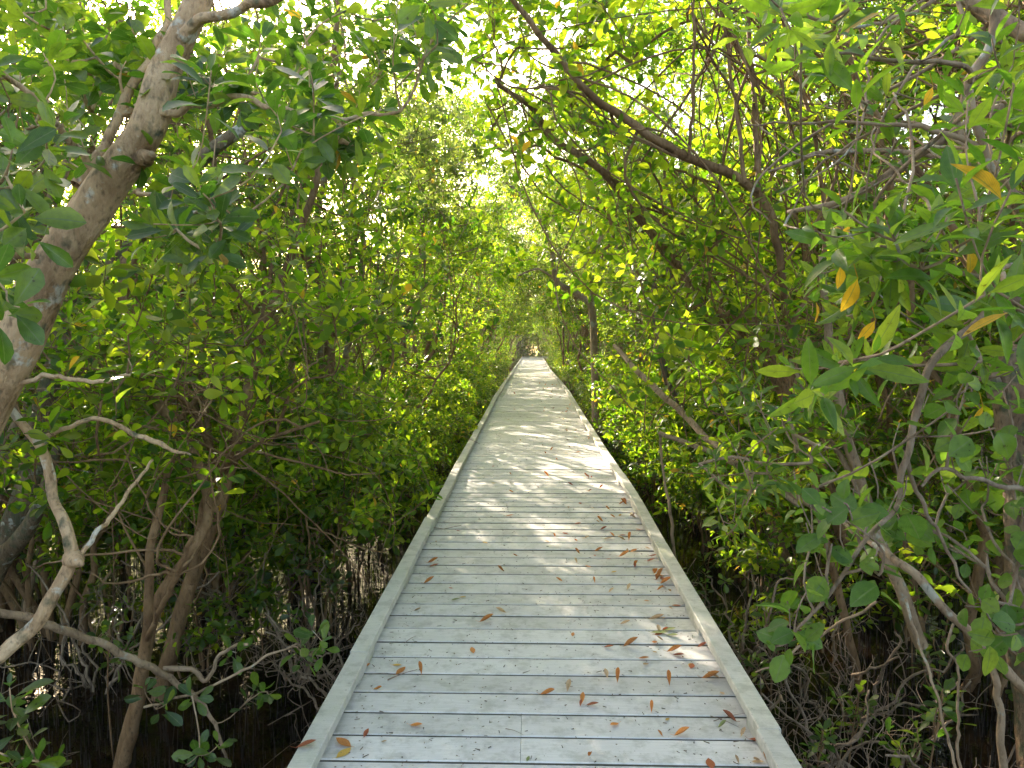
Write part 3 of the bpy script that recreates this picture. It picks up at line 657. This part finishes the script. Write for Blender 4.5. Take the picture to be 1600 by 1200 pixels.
hero('mangrove_tree', 'mossy brown trunk at the left edge curving up behind bent pale stem', 'tree', 24, [
    [(-60, 1060, 4.8, 47.6), (-30, 930, 4.8, 42.5), (10, 850, 4.8, 39.1), (42, 760, 4.8, 35.7), (62, 660, 4.85, 32.3), (88, 560, 4.9, 28.1), (110, 470, 5, 25.5), (190, 400, 5, 22.9), (280, 290, 5, 21.2), (340, 225, 5, 20.4), (420, 180, 5, 17), (520, 150, 5, 10.2)],
    [(5, 870, 4.7, 30.6), (40, 830, 4.6, 25.5), (65, 780, 4.5, 20.4), (90, 700, 4.4, 13.6)]],
    [fl(60, 480, 220, 420, 4, 5.6, 60, 12), fl(-20, 260, 430, 640, 4, 5.5, 34, 8)], M_barkm, M_leaf, OBO_H, .08, per=2, sig=.09, k=7)
hero('bent_sapling', 'pale crooked mangrove stem with a dark knot at the left edge', 'sapling', 25, [
    [(-140, 1160, 2.3, 23.9), (-30, 1045, 2.35, 22.5), (45, 985, 2.4, 21.2), (85, 925, 2.42, 21.2), (112, 872, 2.45, 21.2), (98, 820, 2.45, 17.3), (82, 770, 2.5, 15.9), (72, 715, 2.5, 16.6), (45, 675, 2.5, 13.9), (5, 628, 2.5, 11.9), (-60, 580, 2.4, 10.6)],
    [(62, 690, 2.5, 9.3), (110, 668, 2.5, 7.3), (160, 655, 2.5, 7.3), (215, 680, 2.5, 8), (255, 695, 2.5, 8), (300, 715, 2.5, 3.3)],
    [(112, 872, 2.45, 30.5), (120, 876, 2.42, 24), (130, 882, 2.39, 9)],
    [(125, 870, 2.45, 8), (150, 835, 2.5, 8), (180, 800, 2.6, 6.6), (215, 750, 2.7, 5.3), (240, 720, 2.8, 4)],
    [(30, 600, 2.4, 8), (80, 588, 2.35, 7.3), (150, 598, 2.3, 6.6), (200, 585, 2.2, 4)]],
    [(200, 560, 2.2), (15, 1075, 1.9), (20, 1110, 1.95), (60, 1190, 2.1)], M_barkp, M_leafh, OBO_H, .085, k=8, lsides=16, rough=.05)
hero('fallen_branch', 'pale branch lying across the water at lower left, tip dipping in', 'branch', 26, [
    [(-120, 925, 2.1, 13.6), (0, 958, 2.3, 12.9), (90, 982, 2.5, 12.9), (175, 1015, 2.7, 12.2), (245, 1050, 2.85, 11.5), (290, 1078, 2.95, 9.5), (335, 1130, 3.0, 6.1), (355, 1190, 3.0, 4.1)],
    [(255, 1045, 2.9, 8.2), (300, 1042, 2.95, 8.2), (322, 1062, 2.95, 6.8), (345, 1020, 2.95, 5.4), (388, 1004, 2.9, 4.8)],
    [(225, 1105, 2.7, 4.1), (320, 1075, 2.7, 4.1), (400, 1035, 2.75, 4.1), (465, 1005, 2.8, 3.4)]],
    [(470, 1000, 2.75), (488, 985, 2.7), (505, 1000, 2.75), (495, 1020, 2.8), (370, 1020, 2.9), (395, 1085, 2.9), (420, 1085, 2.9), (300, 1088, 2.6), (260, 1100, 2.6), (225, 1075, 2.6), (310, 1180, 2.4), (345, 1160, 2.4), (290, 1195, 2.4)],
    M_barkg, M_leafh, OBO_H, .078, k=7, lsides=12, rough=.05, leafname='leaves', barkname='wood')
# right: arching limb
hero('mangrove_tree', 'mangrove whose long limb arches from the right over the boardwalk', 'tree', 31, [
    [(1345, 1080, 4.5, 12.8), (1310, 930, 4.4, 11.8), (1285, 830, 4.3, 10.9), (1265, 730, 4.2, 10.4), (1242, 620, 4.1, 10.4), (1228, 500, 4.0, 10.9), (1215, 400, 3.9, 11.8), (1196, 320, 3.85, 12.8), (1140, 272, 3.8, 14.7), (1060, 240, 3.7, 14.7), (985, 192, 3.65, 12.8), (925, 152, 3.6, 11.8), (880, 100, 3.55, 10.9), (830, 40, 3.5, 9.3), (775, -30, 3.45, 7.4)],
    [(1075, 250, 3.7, 6), (1082, 150, 3.65, 4.9), (1084, 0, 3.6, 3.9), (1090, -120, 3.6, 3)],
    [(1165, 285, 3.8, 6.9), (1152, 170, 3.8, 5.4), (1138, 80, 3.8, 4.9), (1120, -40, 3.8, 3.9)],
    [(1185, 300, 3.8, 8.8), (1182, 190, 3.85, 7.9), (1172, 60, 3.9, 6.9), (1168, -80, 3.9, 4.9)],
    [(1230, 520, 4, 7.9), (1285, 400, 4, 7.4), (1275, 230, 4, 6.4), (1235, 90, 4, 5.4), (1205, -40, 4, 4.9)],
    [(1060, 245, 3.7, 4.9), (980, 205, 3.6, 3), (880, 140, 3.5, 3), (800, 135, 3.4, 3), (740, 90, 3.3, 2)]],
    [fl(760, 1080, -40, 250, 3.2, 4.8, 95, 16), fl(1080, 1300, -20, 300, 3.4, 5, 60, 12), fl(900, 1250, 250, 420, 3.6, 5, 40, 9)], M_bark, M_leaf, OBO_H, .082, per=2, sig=.09, k=8, rough=.035, whips=[fl(960, 1560, 0, 700, 3.2, 5, 60)])
hero('mangrove_tree', 'slim dark mangrove bough curving up and left beneath the arching limb', 'tree', 32, [
    [(1330, 860, 5.4, 26), (1240, 640, 5.2, 26), (1180, 530, 5.0, 24), (1120, 492, 4.9, 20), (1092, 485, 4.85, 17), (1065, 430, 4.8, 15), (1025, 375, 4.7, 14), (985, 325, 4.6, 13), (950, 275, 4.5, 12), (905, 242, 4.4, 11), (862, 215, 4.3, 10), (835, 170, 4.2, 9), (780, 135, 4.1, 6)],
    [(950, 275, 4.5, 6), (1000, 250, 4.4, 5), (1100, 280, 4.3, 4)],
    [(1100, 490, 4.9, 20), (1165, 505, 4.8, 24), (1230, 545, 4.8, 24)]],
    [fl(880, 1130, 260, 440, 3.9, 5.2, 60, 11), fl(1040, 1300, 400, 640, 3.4, 5, 70, 14), fl(1150, 1290, 640, 760, 3.2, 4.4, 26, 7, sig=(25, 30)), fl(780, 920, 120, 250, 4, 5, 22, 5), fl(700, 1250, -60, 90, 4, 6, 90, 14), fl(640, 800, 0, 120, 4.5, 7, 24, 6)], M_bark, M_leaf, OBO_H, .085, per=2, sig=.08, k=8, rough=.04, whips=[fl(1000, 1500, 380, 800, 4, 5.4, 50)])
hero('mangrove_sapling', 'tan sapling stem forking upward right of the boardwalk, sunlit', 'sapling', 33, [
    [(1440, 1010, 3.6, 20), (1390, 880, 3.6, 18), (1345, 760, 3.6, 17), (1318, 660, 3.6, 16), (1300, 570, 3.6, 14), (1288, 470, 3.6, 11), (1282, 400, 3.6, 9)],
    [(1345, 770, 3.6, 10), (1270, 640, 3.7, 6), (1235, 560, 3.8, 5)]],
    [fl(1120, 1290, 620, 800, 2.6, 3.4, 34, 7), (1120, 790, 2.7), (1150, 770, 2.6), (1175, 765, 2.65), (1160, 800, 2.7), (1200, 740, 2.8)], M_barkg, M_leafn, LAN_H, .078, k=8)
hero('leaning_pole', 'thin grey leaning stem crossing low from the right toward the kerb', 'branch', 34, [
    [(1290, 800, 4.8, 11), (1180, 745, 5.2, 11), (1110, 690, 5.6, 11), (1060, 640, 6, 10), (1005, 590, 6.4, 9), (960, 540, 6.8, 6)],
    [(1250, 790, 4.9, 9), (1190, 750, 5, 8), (1110, 706, 5.2, 8), (1030, 676, 5.4, 7)],
    [(1030, 676, 5.4, 4), (1036, 740, 5.4, 4), (1048, 800, 5.4, 5), (1052, 850, 5.4, 5), (1075, 1020, 5.4, 6)]], [], M_barkg, None, None, .08, leafname='leaves', barkname='wood')
# right foreground: trunk outside the frame, boughs reaching in
hero('buttonwood_tree', 'tree with narrow bright leaves and yellow ones reaching in from the right edge', 'tree', 35, [
    [(1980, 1500, 2.0, 90), (1860, 1100, 2.05, 80), (1800, 800, 2.1, 76), (1780, 560, 2.1, 70), (1770, 350, 2.1, 64), (1750, 100, 2.1, 56), (1700, -200, 2.2, 44)],
    [(1775, 470, 2.1, 26), (1680, 440, 1.9, 16), (1600, 455, 1.8, 13), (1540, 440, 1.7, 8), (1430, 400, 1.65, 6), (1370, 390, 1.6, 5)],
    [(1770, 220, 2.1, 30), (1680, 170, 2.4, 20), (1600, 150, 2.6, 16), (1480, 210, 2.7, 15), (1400, 265, 2.8, 14), (1320, 310, 2.9, 12), (1230, 330, 3.1, 6)],
    [(1740, 40, 2.1, 34), (1640, 60, 2.3, 26), (1580, 40, 2.4, 24), (1510, -5, 2.5, 20), (1430, -60, 2.6, 14)],
    [(1560, -60, 2.1, 14), (1545, 70, 2.1, 13), (1517, 130, 2.1, 13), (1525, 200, 2.1, 12), (1560, 270, 2.1, 12), (1620, 340, 2.1, 12)],
    [(1517, 130, 2.1, 8), (1500, 100, 2.05, 8), (1380, 90, 1.9, 6), (1290, 70, 1.8, 5), (1240, 30, 1.7, 4)],
    [(1510, 120, 2.3, 9), (1495, 190, 2.3, 9), (1510, 260, 2.3, 10), (1512, 350, 2.3, 8)],
    [(1700, 60, 2.1, 10), (1620, 190, 2.4, 8), (1500, 240, 2.8, 7), (1340, 235, 3.1, 9), (1260, 245, 3.2, 7), (1200, 270, 3.2, 4)]],
    [fl(1280, 1600, 260, 470, 1.45, 2.0, 30, 7, sig=(40, 30)), fl(1250, 1600, 440, 560, 1.6, 2.4, 20, 6), fl(1240, 1600, -40, 180, 1.5, 2.2, 30, 8), fl(1300, 1600, 60, 330, 2.3, 3.4, 46, 10),
     (1385, 345, 1.5), (1480, 340, 1.5), (1320, 330, 1.55), (1440, 420, 1.5), (1340, 130, 1.5), (1260, 25, 1.5), (1550, 60, 1.6)],
    M_barkg, M_leafn, LAN_H, .098, per=1, k=8, lsides=14, rough=.03, whips=[fl(1150, 1600, 60, 520, 2, 3.2, 26)], spread=(30, 85))
LMy = leaf_mat('hanging_yellow_leaf', [(.55, .33, .02)] * 4, [(.85, .55, .03)] * 4, tr=.5, veins=True)
yroot = [o for o in COL.objects if o.get('category') == 'tree' and str(o.get('label', '')).startswith('tree with narrow')][0]
for px, py, Y, l, dx in [(1312, 436, 1.6, .05, .2), (1340, 455, 1.55, .075, -.25), (1368, 520, 1.7, .06, -.6), (1458, 155, 2.0, .05, -.35), (1512, 410, 1.6, .06, .5), (1536, 655, 1.9, .035, -.4)]:
    mb = MB(); D = unit(np.array([[dx, .15, -1.]])); N_ = unit(np.cross(D, [[1., .2, .1]])); leaves(mb, np.zeros((1, 3)), D, N_, l, 1.5, LAN_H); cones(mb, np.array([[0, 0, 0.]]), np.array([[-.01, .0, .035]]), .0012, .0012)
    o = mb.obj('yellow_leaf', LMy, yroot); o.location = P(px, py - 20, Y) - np.array(yroot.location); o['label'] = 'yellow old leaf hanging straight down'
hero('broadleaf_shrub', 'shrub with large round fresh green leaves hanging at lower right', 'shrub', 36, [
    [(1760, 1560, 1.9, 26), (1700, 1100, 1.9, 22), (1660, 800, 1.9, 20), (1640, 620, 1.85, 18), (1600, 470, 1.8, 16), (1520, 505, 1.75, 13), (1462, 560, 1.7, 12), (1440, 620, 1.7, 12), (1415, 720, 1.7, 10), (1405, 780, 1.68, 8), (1340, 860, 1.65, 7), (1290, 930, 1.65, 6), (1240, 985, 1.65, 4)],
    [(1415, 700, 1.7, 8), (1440, 780, 1.75, 6), (1480, 860, 1.8, 5), (1520, 930, 1.8, 4)],
    [(1655, 780, 1.9, 10), (1560, 760, 1.8, 8), (1480, 740, 1.75, 6), (1440, 760, 1.7, 4)],
    [(1690, 1010, 1.9, 10), (1620, 960, 1.8, 7), (1560, 940, 1.8, 5)]],
    [fl(1280, 1600, 720, 890, 1.55, 2.1, 44, 9), fl(1400, 1600, 560, 720, 1.6, 2.2, 22, 6), fl(1500, 1600, 880, 1030, 1.6, 2, 8), (1275, 800, 1.6), (1260, 925, 1.6), (1245, 985, 1.6), (1215, 1010, 1.62), (1265, 860, 1.65), (1380, 880, 1.5), (1300, 850, 1.6), (1530, 935, 1.55), (1590, 990, 1.5), (1230, 940, 1.65)],
    M_twig, M_leafr, RND_H, .064, k=4, spread=(60, 105), gap=.03, droop=.25, up=.1)
mbs = Tree(37)
hero('rotten_tree', 'broken rotten tree trunk standing at the right edge', 'dead trunk', 37, [
    [(1640, 1290, 3.2, 86), (1612, 1000, 3.2, 72), (1600, 840, 3.2, 66), (1588, 700, 3.2, 62), (1580, 600, 3.2, 62), (1576, 552, 3.2, 50)],
    [(1594, 600, 3.18, 28), (1600, 560, 3.17, 24), (1598, 535, 3.17, 10)], [(1558, 620, 3.15, 24), (1556, 585, 3.15, 20), (1558, 556, 3.15, 8)]],
    [], M_dead, None, None, .08, lsides=22, rough=.07, per_seg=12, wob=.008, barkname='stump')
hero('dead_fork', 'pale forked dead branch leaning down into the water at lower right', 'branch', 38, [
    [(1700, 1140, 2.6, 15.9), (1610, 1082, 2.6, 14.4), (1560, 1035, 2.6, 14.4), (1510, 985, 2.62, 14.4), (1465, 940, 2.65, 13), (1415, 885, 2.7, 13), (1360, 850, 2.9, 8.7), (1300, 800, 3.2, 5.1)],
    [(1545, 1015, 2.6, 10.1), (1558, 1090, 2.62, 10.9), (1565, 1190, 2.65, 11.6), (1570, 1290, 2.7, 11.6)],
    [(1490, 975, 2.6, 4.3), (1480, 1010, 2.6, 4.3), (1495, 1060, 2.6, 3.6), (1495, 1150, 2.6, 4.3), (1500, 1230, 2.6, 4.3)],
    [(1415, 935, 2.5, 4.3), (1450, 1050, 2.4, 4.3), (1475, 1130, 2.35, 4.3), (1505, 1240, 2.3, 4.3)],
    [(1370, 940, 2.8, 4.3), (1290, 985, 3, 4.3), (1220, 1030, 3, 3.6), (1180, 1052, 3, 2.1)]], [], M_barkg, None, None, .08, lsides=12, rough=.05, barkname='wood')
# far S-curved tree right
hero('mangrove_tree', 'grey mangrove with an S-shaped trunk standing right of the far boardwalk', 'tree', 39, [
    [(930, 720, 13, 12.8), (930, 660, 13, 12), (929, 590, 13, 11.2), (927, 530, 13, 11.2), (924, 480, 13, 11.2), (900, 458, 13, 10.4), (870, 440, 12.8, 8.8), (862, 395, 12.6, 7.2), (850, 355, 12.4, 6.4), (826, 318, 12.2, 4.8), (790, 285, 12, 4)],
    [(924, 490, 13, 9.6), (930, 420, 13, 8), (945, 340, 13, 6.4), (960, 240, 13, 4.8)],
    [(868, 436, 12.8, 4.8), (840, 420, 12.8, 3.2), (810, 430, 12.8, 2.4)]],
    [fl(830, 1000, 230, 460, 11, 14, 110, 16, sig=(25, 25)), fl(790, 880, 260, 340, 11, 13, 20, 5, sig=(18, 15))], M_barkg, M_leaf, OBO, .085, per=3, sig=.12, k=7, r0=.003)
hero('mangrove_tree', 'dark forked mangrove trunk amid bright leaves left of the boardwalk', 'tree', 40, [
    [(500, 800, 7, 20), (508, 640, 7, 19), (515, 560, 7, 18), (512, 480, 7, 17), (490, 430, 7, 14), (470, 360, 7, 12), (480, 250, 7, 10)],
    [(513, 490, 7, 14), (530, 450, 7, 13), (548, 420, 7, 12), (556, 370, 7, 9), (600, 280, 7, 6)]],
    [fl(440, 700, 240, 460, 6, 8, 90, 14), fl(440, 700, 460, 620, 5.6, 7.5, 60, 12)], M_bark, M_leaf, OBO, .085, per=3, sig=.12, k=7, r0=.0025)

# bare twig thickets
def thicket(seed, px, py, Y, R, H, n, label, mat=M_twig, leafy=0):
    rng = np.random.default_rng(seed); b = P(px, py, Y); b[2] = WATER; root = empty('bare_shrub', b, label, 'shrub', 'bare twiggy shrubs over the water'); T = Tree(seed)
    for i in range(6):
        a = rng.uniform(0, 6.28); pts = [np.array([0, 0, -.1])]; q = np.zeros(3)
        for j in range(5): q = q + np.array([math.cos(a) * R / 5, math.sin(a) * R / 5, H / 5 * rng.uniform(.3, 1.5)]) + rng.normal(0, .05, 3); pts.append(q.copy())
        T.limb(pts, [.012, .009, .007, .005], 4, .008)
    att = rng.normal(0, 1, (n, 3)) * [R * .55, R * .55, H * .3] + [0, 0, H * .6]; att[:, 2] = np.abs(att[:, 2]); T.grow(att, mid=4, bend=.3)
    wb = MB(); T.wood(wb, r0=.0017, ex=.38, sides=5, lsides=6); wb.obj('twigs', mat, root)
    if leafy:
        lb = MB(); C = att[:leafy]; rosettes(lb, C, unit(rng.normal(size=C.shape)), .07, 7, rng, OBO_H); lb.obj('leaves', M_leafh, root)
    return root
for i, (a, l) in enumerate([((560, 960, 4.3, .55, .5, 190), 'tangle of bare grey twigs spilling toward the left kerb'), ((470, 930, 4.8, .6, .6, 150), 'bare grey twig tangle one step left of the kerbside tangle'),
        ((1190, 1010, 3.5, .5, .5, 190), 'dense bare twig tangle over the water beside the right kerb'), ((1270, 1130, 2.9, .45, .55, 190), 'thick bare roots and twigs at the lower right by the kerb'),
        ((1150, 900, 4.9, .6, .55, 150), 'curly bare twigs under leaves farther along the right kerb'), ((1400, 1120, 3.4, .6, .5, 150), 'bare twig tangle between right kerb and forked dead branch'), ((1320, 950, 4.3, .6, .7, 150), 'bare twigs below the round-leaved shrub at right'),
        ((150, 900, 4.6, .7, .7, 150), 'bare twig tangle behind the knotted pale stem at left'), ((380, 850, 5.6, .8, .7, 170), 'bare twigs beneath the low leaves left of the boardwalk')]):
    thicket(60 + i, *a, l, leafy=(6 if i in (1, 4, 6, 8) else 0))

# seedlings
sp = []
rng = np.random.default_rng(77)
for i in range(4):
    root = empty('mangrove_seedling', (0, 0, WATER), None, 'seedling'); T = Tree(200 + i); h = .32 + .13 * i
    T.limb([(0, 0, -.1), (.02, .01, h * .5), (.0, .05, h)], [.006, .004, .003], 4); att = [(0, .05, h + .02)] + [tuple(rng.normal(0, .09, 2)) + (h * rng.uniform(.6, 1.0),) for _ in range(3 + i)]
    T.grow(np.array(att)); wb, lb = MB(), MB(); T.foliage(lb, wb, 1, 0, .075, 8, OBO_H); T.wood(wb); wb.obj('stem', M_bark, root); lb.obj('leaves', M_leafh, root); sp.append(root)
us = set(); cnt = {-1: 0, 1: 0}
pts = sorted([(s, 1.15 + 1.5 * rng.random(), 3.0 + 9 * rng.random() ** 1.1) for s in ([-1] * 22 + [1] * 20)], key=lambda t: t[2])
for s, x, y in pts:
    k = int(rng.integers(4)); o = sp[k] if k not in us else copy_tree(sp[k]); us.add(k); o.location = (s * x, y, WATER); o.rotation_euler = (0, 0, rng.uniform(0, 6.28)); sc_ = rng.uniform(.8, 1.3); o.scale = (sc_,) * 3
    sn = 'left' if s < 0 else 'right'; tag(o, f'{ORD[cnt[s]]} small leafy seedling from the camera in the water on the {sn}', None, f'seedlings in the water on the {sn}'); cnt[s] += 1

# ------------------------------------------------------------------ fallen leaves
LM = {'orange': M_orange, 'rust-red': M_rust, 'tan': M_tan, 'yellow': M_gold, 'olive': M_olive}
dry = {}
def dry_mesh(colname, var):
    if (colname, var) in dry: return dry[colname, var]
    fold, curl, wd = [(.75, -.3, 1.0), (.25, -.12, 1.25), (1.3, -.45, .9)][var]
    mb = MB(); t = leaf_template([(.08, .035), (.22, .12), (.4, .185), (.58, .19), (.76, .14), (.9, .065)], fold, curl)
    leaves(mb, np.array([[-.5, 0, .04]]), np.array([[1., 0, 0]]), np.array([[0, 0, 1.]]), 1.0, wd, t)
    st = np.array([[-.72, .03, .10], [-.6, .01, .055], [-.49, 0, .04]]); v = mb.v[0]; v[:, 2] -= v[:, 2].min() - .01
    tube(mb, st, [.012, .01, .012], 4)
    dry[colname, var] = mb.mesh('fallen_leaf', LM[colname]); return dry[colname, var]
seen_labels = set(); CURL = ['curled', 'flat', 'rolled']
def board_of(y): return sum(1 for b in BOARDS if b <= y and b > 2.45)
def drop_leaf(x, y, col, var, size, rz, dz=0.003, where=None, tilt=(0, 0)):
    cx, cz = deck_c(y)
    if where is None:
        n = board_of(y); f = (x - cx) / .83; pos = 'near the left kerb' if f < -.6 else 'left of centre' if f < -.2 else 'at the middle' if f < .2 else 'right of centre' if f < .6 else 'near the right kerb'
        if n < 1: n = 1
        lab = f'{CURL[var]} {col} leaf on board {n} counted from the picture bottom, {pos}'
    else: lab = where
    if lab in seen_labels: return False
    seen_labels.add(lab)
    o = bpy.data.objects.new('fallen_leaf', dry_mesh(col, var)); COL.objects.link(o); o.location = (x, y, cz + dz); o.scale = (size, size, size); o.rotation_euler = (tilt[0], tilt[1], rz)
    tag(o, lab, 'leaf', 'fallen leaves on the boardwalk'); return True
def px_leaf(px, py, col, var, lpx, ang, where=None, dz=None):
    # intersect with deck
    y = 4.0
    for _ in range(30):
        cx, cz = deck_c(y); q = P(px, py, y); y += (q[2] - cz - (dz or 0)) * 1.2
        y = max(1, min(60, y))
    q = P(px, py, y); drop_leaf(q[0], y, col, var, lpx * y / F, rad(ang), (dz or 0) + .003, where)
for a in [(537, 1164, 'orange', 1, 34, 150), (537, 1178, 'yellow', 1, 34, 60), (562, 1180, 'yellow', 1, 32, -5), (478, 1168, 'rust-red', 0, 34, 15, 'long rust leaf lying on top of left kerb near the bottom', .08),
          (572, 1149, 'rust-red', 0, 20, 80), (650, 1135, 'orange', 1, 22, -10), (590, 1080, 'orange', 0, 18, -30), (626, 1051, 'orange', 1, 24, 60), (657, 1052, 'orange', 2, 18, 110), (620, 1040, 'yellow', 1, 16, 0),
          (572, 1045, 'orange', 0, 14, 20), (855, 1088, 'orange', 0, 26, -20), (905, 1104, 'orange', 0, 22, 30), (925, 1104, 'rust-red', 0, 22, -5), (910, 1096, 'orange', 0, 20, 80), (1018, 1111, 'orange', 2, 16, 80),
          (1065, 1150, 'orange', 0, 26, 5), (1110, 1062, 'orange', 0, 28, -15), (1045, 1068, 'orange', 2, 20, 85), (965, 1064, 'orange', 2, 20, 80), (1197, 1185, 'orange', 0, 26, 80), (1180, 1160, 'rust-red', 0, 24, -40),
          (1110, 1195, 'rust-red', 1, 30, 90), (985, 1010, 'orange', 0, 26, 15), (966, 1024, 'orange', 0, 20, -50), (1006, 1030, 'orange', 1, 18, -10), (1050, 1008, 'orange', 1, 22, 60), (1053, 1020, 'orange', 0, 24, -10), (1060, 1026, 'rust-red', 0, 20, -30),
          (1085, 1010, 'rust-red', 0, 16, 20), (1097, 1012, 'rust-red', 2, 16, 0), (760, 972, 'orange', 0, 24, 8), (724, 974, 'orange', 0, 18, 20), (895, 993, 'orange', 1, 12, 80), (670, 911, 'orange', 0, 18, 25), (676, 880, 'orange', 0, 18, 0), (678, 886, 'rust-red', 0, 16, 10),
          (796, 807, 'orange', 1, 14, 0), (935, 862, 'orange', 0, 14, 0), (990, 862, 'orange', 1, 16, 40), (975, 870, 'orange', 0, 18, 10), (950, 843, 'tan', 1, 16, 0), (1030, 905, 'orange', 2, 18, 40), (1040, 912, 'orange', 0, 20, 10), (1035, 905, 'rust-red', 1, 16, 90),
          (903, 707, 'orange', 1, 9, 20), (1020, 870, 'rust-red', 0, 14, -40), (600, 1160, 'tan', 1, 10, 0), (1025, 970, 'tan', 0, 26, -20), (1030, 990, 'olive', 0, 30, -10), (1045, 985, 'olive', 0, 26, 20), (1020, 988, 'olive', 0, 24, 40), (1050, 995, 'olive', 1, 20, -30),
          (711, 939, 'olive', 1, 16, 0), (825, 1188, 'olive', 1, 12, 70), (642, 894, 'rust-red', 2, 10, 30), (652, 955, 'tan', 0, 12, 0)]:
    px_leaf(*a)
rng = np.random.default_rng(9); cnt_ = 0
for px, py, n_, sp_ in [(1050, 1012, 9, .10), (1036, 908, 9, .09), (985, 866, 7, .12), (1110, 1062, 3, .08), (940, 845, 5, .2), (1190, 1180, 3, .05), (985, 800, 8, .2), (960, 760, 7, .25), (925, 700, 8, .3), (1010, 945, 6, .12)]:
    y = 4.
    for _ in range(30): cx, cz = deck_c(y); y += (P(px, py, y)[2] - cz) * 1.2
    q = P(px, py, y)
    for _ in range(n_): drop_leaf(min(q[0] + rng.normal(0, sp_), cx + .8), y + rng.normal(0, sp_ * 2), str(rng.choice(['orange', 'rust-red', 'tan'])), int(rng.integers(3)), rng.uniform(.035, .065), rng.uniform(0, 6.28))
while cnt_ < 150:
    y = 2.7 + 26 * rng.random() ** 1.7; f = rng.beta(3.2, 1.0) if rng.random() < .7 else rng.random(); cx, cz = deck_c(y); x = cx - .78 + 1.56 * f
    if drop_leaf(x, y, str(rng.choice(['orange', 'rust-red', 'tan', 'yellow', 'olive'], p=[.42, .23, .2, .09, .06])), int(rng.integers(3)), rng.uniform(.03, .065), rng.uniform(0, 6.28)): cnt_ += 1
# crumbs
n = 2600; yy = 2.2 + 22 * rng.random(n) ** 1.6; u = rng.uniform(-.81, .81, n); CC = np.array([deck_c(v) for v in yy]); mb = MB()
B = np.stack([CC[:, 0] + u, yy, CC[:, 1] + .004], 1); a = rng.uniform(0, 6.28, n); ll = rng.gamma(2, .004, n) + .003; D = np.stack([np.cos(a), np.sin(a), rng.uniform(0, .3, n)], 1)
cones(mb, B, B + D * ll[:, None], rng.uniform(.001, .003, n), rng.uniform(.0004, .002, n), 3)
tag(mb.obj('leaf_litter', M_debris), 'fine dark leaf crumbs scattered over the boardwalk boards', 'litter', kind='stuff')
# sticks
for k, (a, b, w, lab) in enumerate([((606, 1064), (652, 1048), .006, 'dark broken stick on the boards near the left kerb'), ((582, 1054), (618, 1055), .003, 'thin twig beside the dark stick near the left kerb'), ((790, 1140), (818, 1150), .003, 'short thin twig on the boards in the bottom middle'),
        ((1110, 1120), (1155, 1138), .003, 'thin twig on the boards by the right kerb, lower end'), ((1115, 1128), (1170, 1115), .003, 'forked twig touching the right kerb near the bottom'), ((632, 1006), (650, 995), .004, 'small bent twig near the left kerb, above the dark stick')]):
    q = []
    for px, py in (a, b):
        y = 3.
        for _ in range(30): cx, cz = deck_c(y); y += (P(px, py, y)[2] - cz) * 1.2
        q.append(P(px, py, y) + [0, 0, w * .7 + .002])
    m = (q[0] + q[1]) / 2 + [.0, .006, .002]; mb = MB(); tube(mb, catmull([q[0], m, q[1]], 4) - q[0], [w * .6, w * .5, w * .4, w * .35, w * .3, w * .3, w * .25, w * .2, w * .2], 6); o = mb.obj('stick', M_stick); o.location = q[0]; tag(o, lab, 'stick', 'sticks on the boardwalk')

# ------------------------------------------------------------------ haze
mb = MB(); box(mb, -30, 30, -6, YEND + 26, WATER - 1, 9.8)
m, nt, N, ln = newmat('damp_air'); v = N('ShaderNodeVolumePrincipled'); v.inputs['Density'].default_value = .0009; v.inputs['Color'].default_value = (.97, .98, .93, 1); v.inputs['Anisotropy'].default_value = .45
ln(v.outputs[0], N('ShaderNodeOutputMaterial').inputs['Volume'])
tag(mb.obj('haze', m, smooth=False), kind='stuff')

# ------------------------------------------------------------------ light
ELEV, AZ = rad(21), rad(-30)      # azimuth measured from +Y, negative to the left
sd = np.array([math.sin(AZ) * math.cos(ELEV), math.cos(AZ) * math.cos(ELEV), math.sin(ELEV)])
l = bpy.data.lights.new('sun', 'SUN'); l.energy = 4.6; l.angle = rad(.5); l.color = (1, .86, .68)
lo = bpy.data.objects.new('sun', l); COL.objects.link(lo); lo.rotation_euler = Vector(-sd).to_track_quat('-Z', 'Y').to_euler()
w = bpy.data.worlds.new('World'); sc.world = w; w.use_nodes = True; nt = w.node_tree; nt.nodes.clear()
sky = nt.nodes.new('ShaderNodeTexSky'); sky.sky_type = 'NISHITA'; sky.sun_disc = False; sky.sun_elevation = ELEV; sky.sun_rotation = AZ; sky.dust_density = 4.0; sky.air_density = 1.0; sky.ozone_density = 0.0
bg = nt.nodes.new('ShaderNodeBackground'); bg.inputs[1].default_value = .12; out = nt.nodes.new('ShaderNodeOutputWorld')
tint = nt.nodes.new('ShaderNodeMix'); tint.data_type = 'RGBA'; tint.blend_type = 'MULTIPLY'; tint.inputs[0].default_value = 1; tint.inputs[7].default_value = (1.03, 1.0, .92, 1)   # milky late-afternoon sky
nt.links.new(sky.outputs[0], tint.inputs[6]); nt.links.new(tint.outputs[2], bg.inputs[0]); nt.links.new(bg.outputs[0], out.inputs[0])
cy = sc.cycles; cy.volume_bounces = 0; cy.volume_max_steps = 2
sc.view_settings.view_transform = 'Standard'; sc.view_settings.look = 'None'; sc.view_settings.exposure = 2.65; sc.view_settings.gamma = 1
cy = sc.cycles; cy.max_bounces = 8; cy.diffuse_bounces = 4; cy.glossy_bounces = 3; cy.transmission_bounces = 6; cy.transparent_max_bounces = 8
cy.sample_clamp_indirect = 8; cy.use_denoising = True; cy.use_adaptive_sampling = True; cy.adaptive_threshold = .02; cy.caustics_reflective = False; cy.caustics_refractive = False
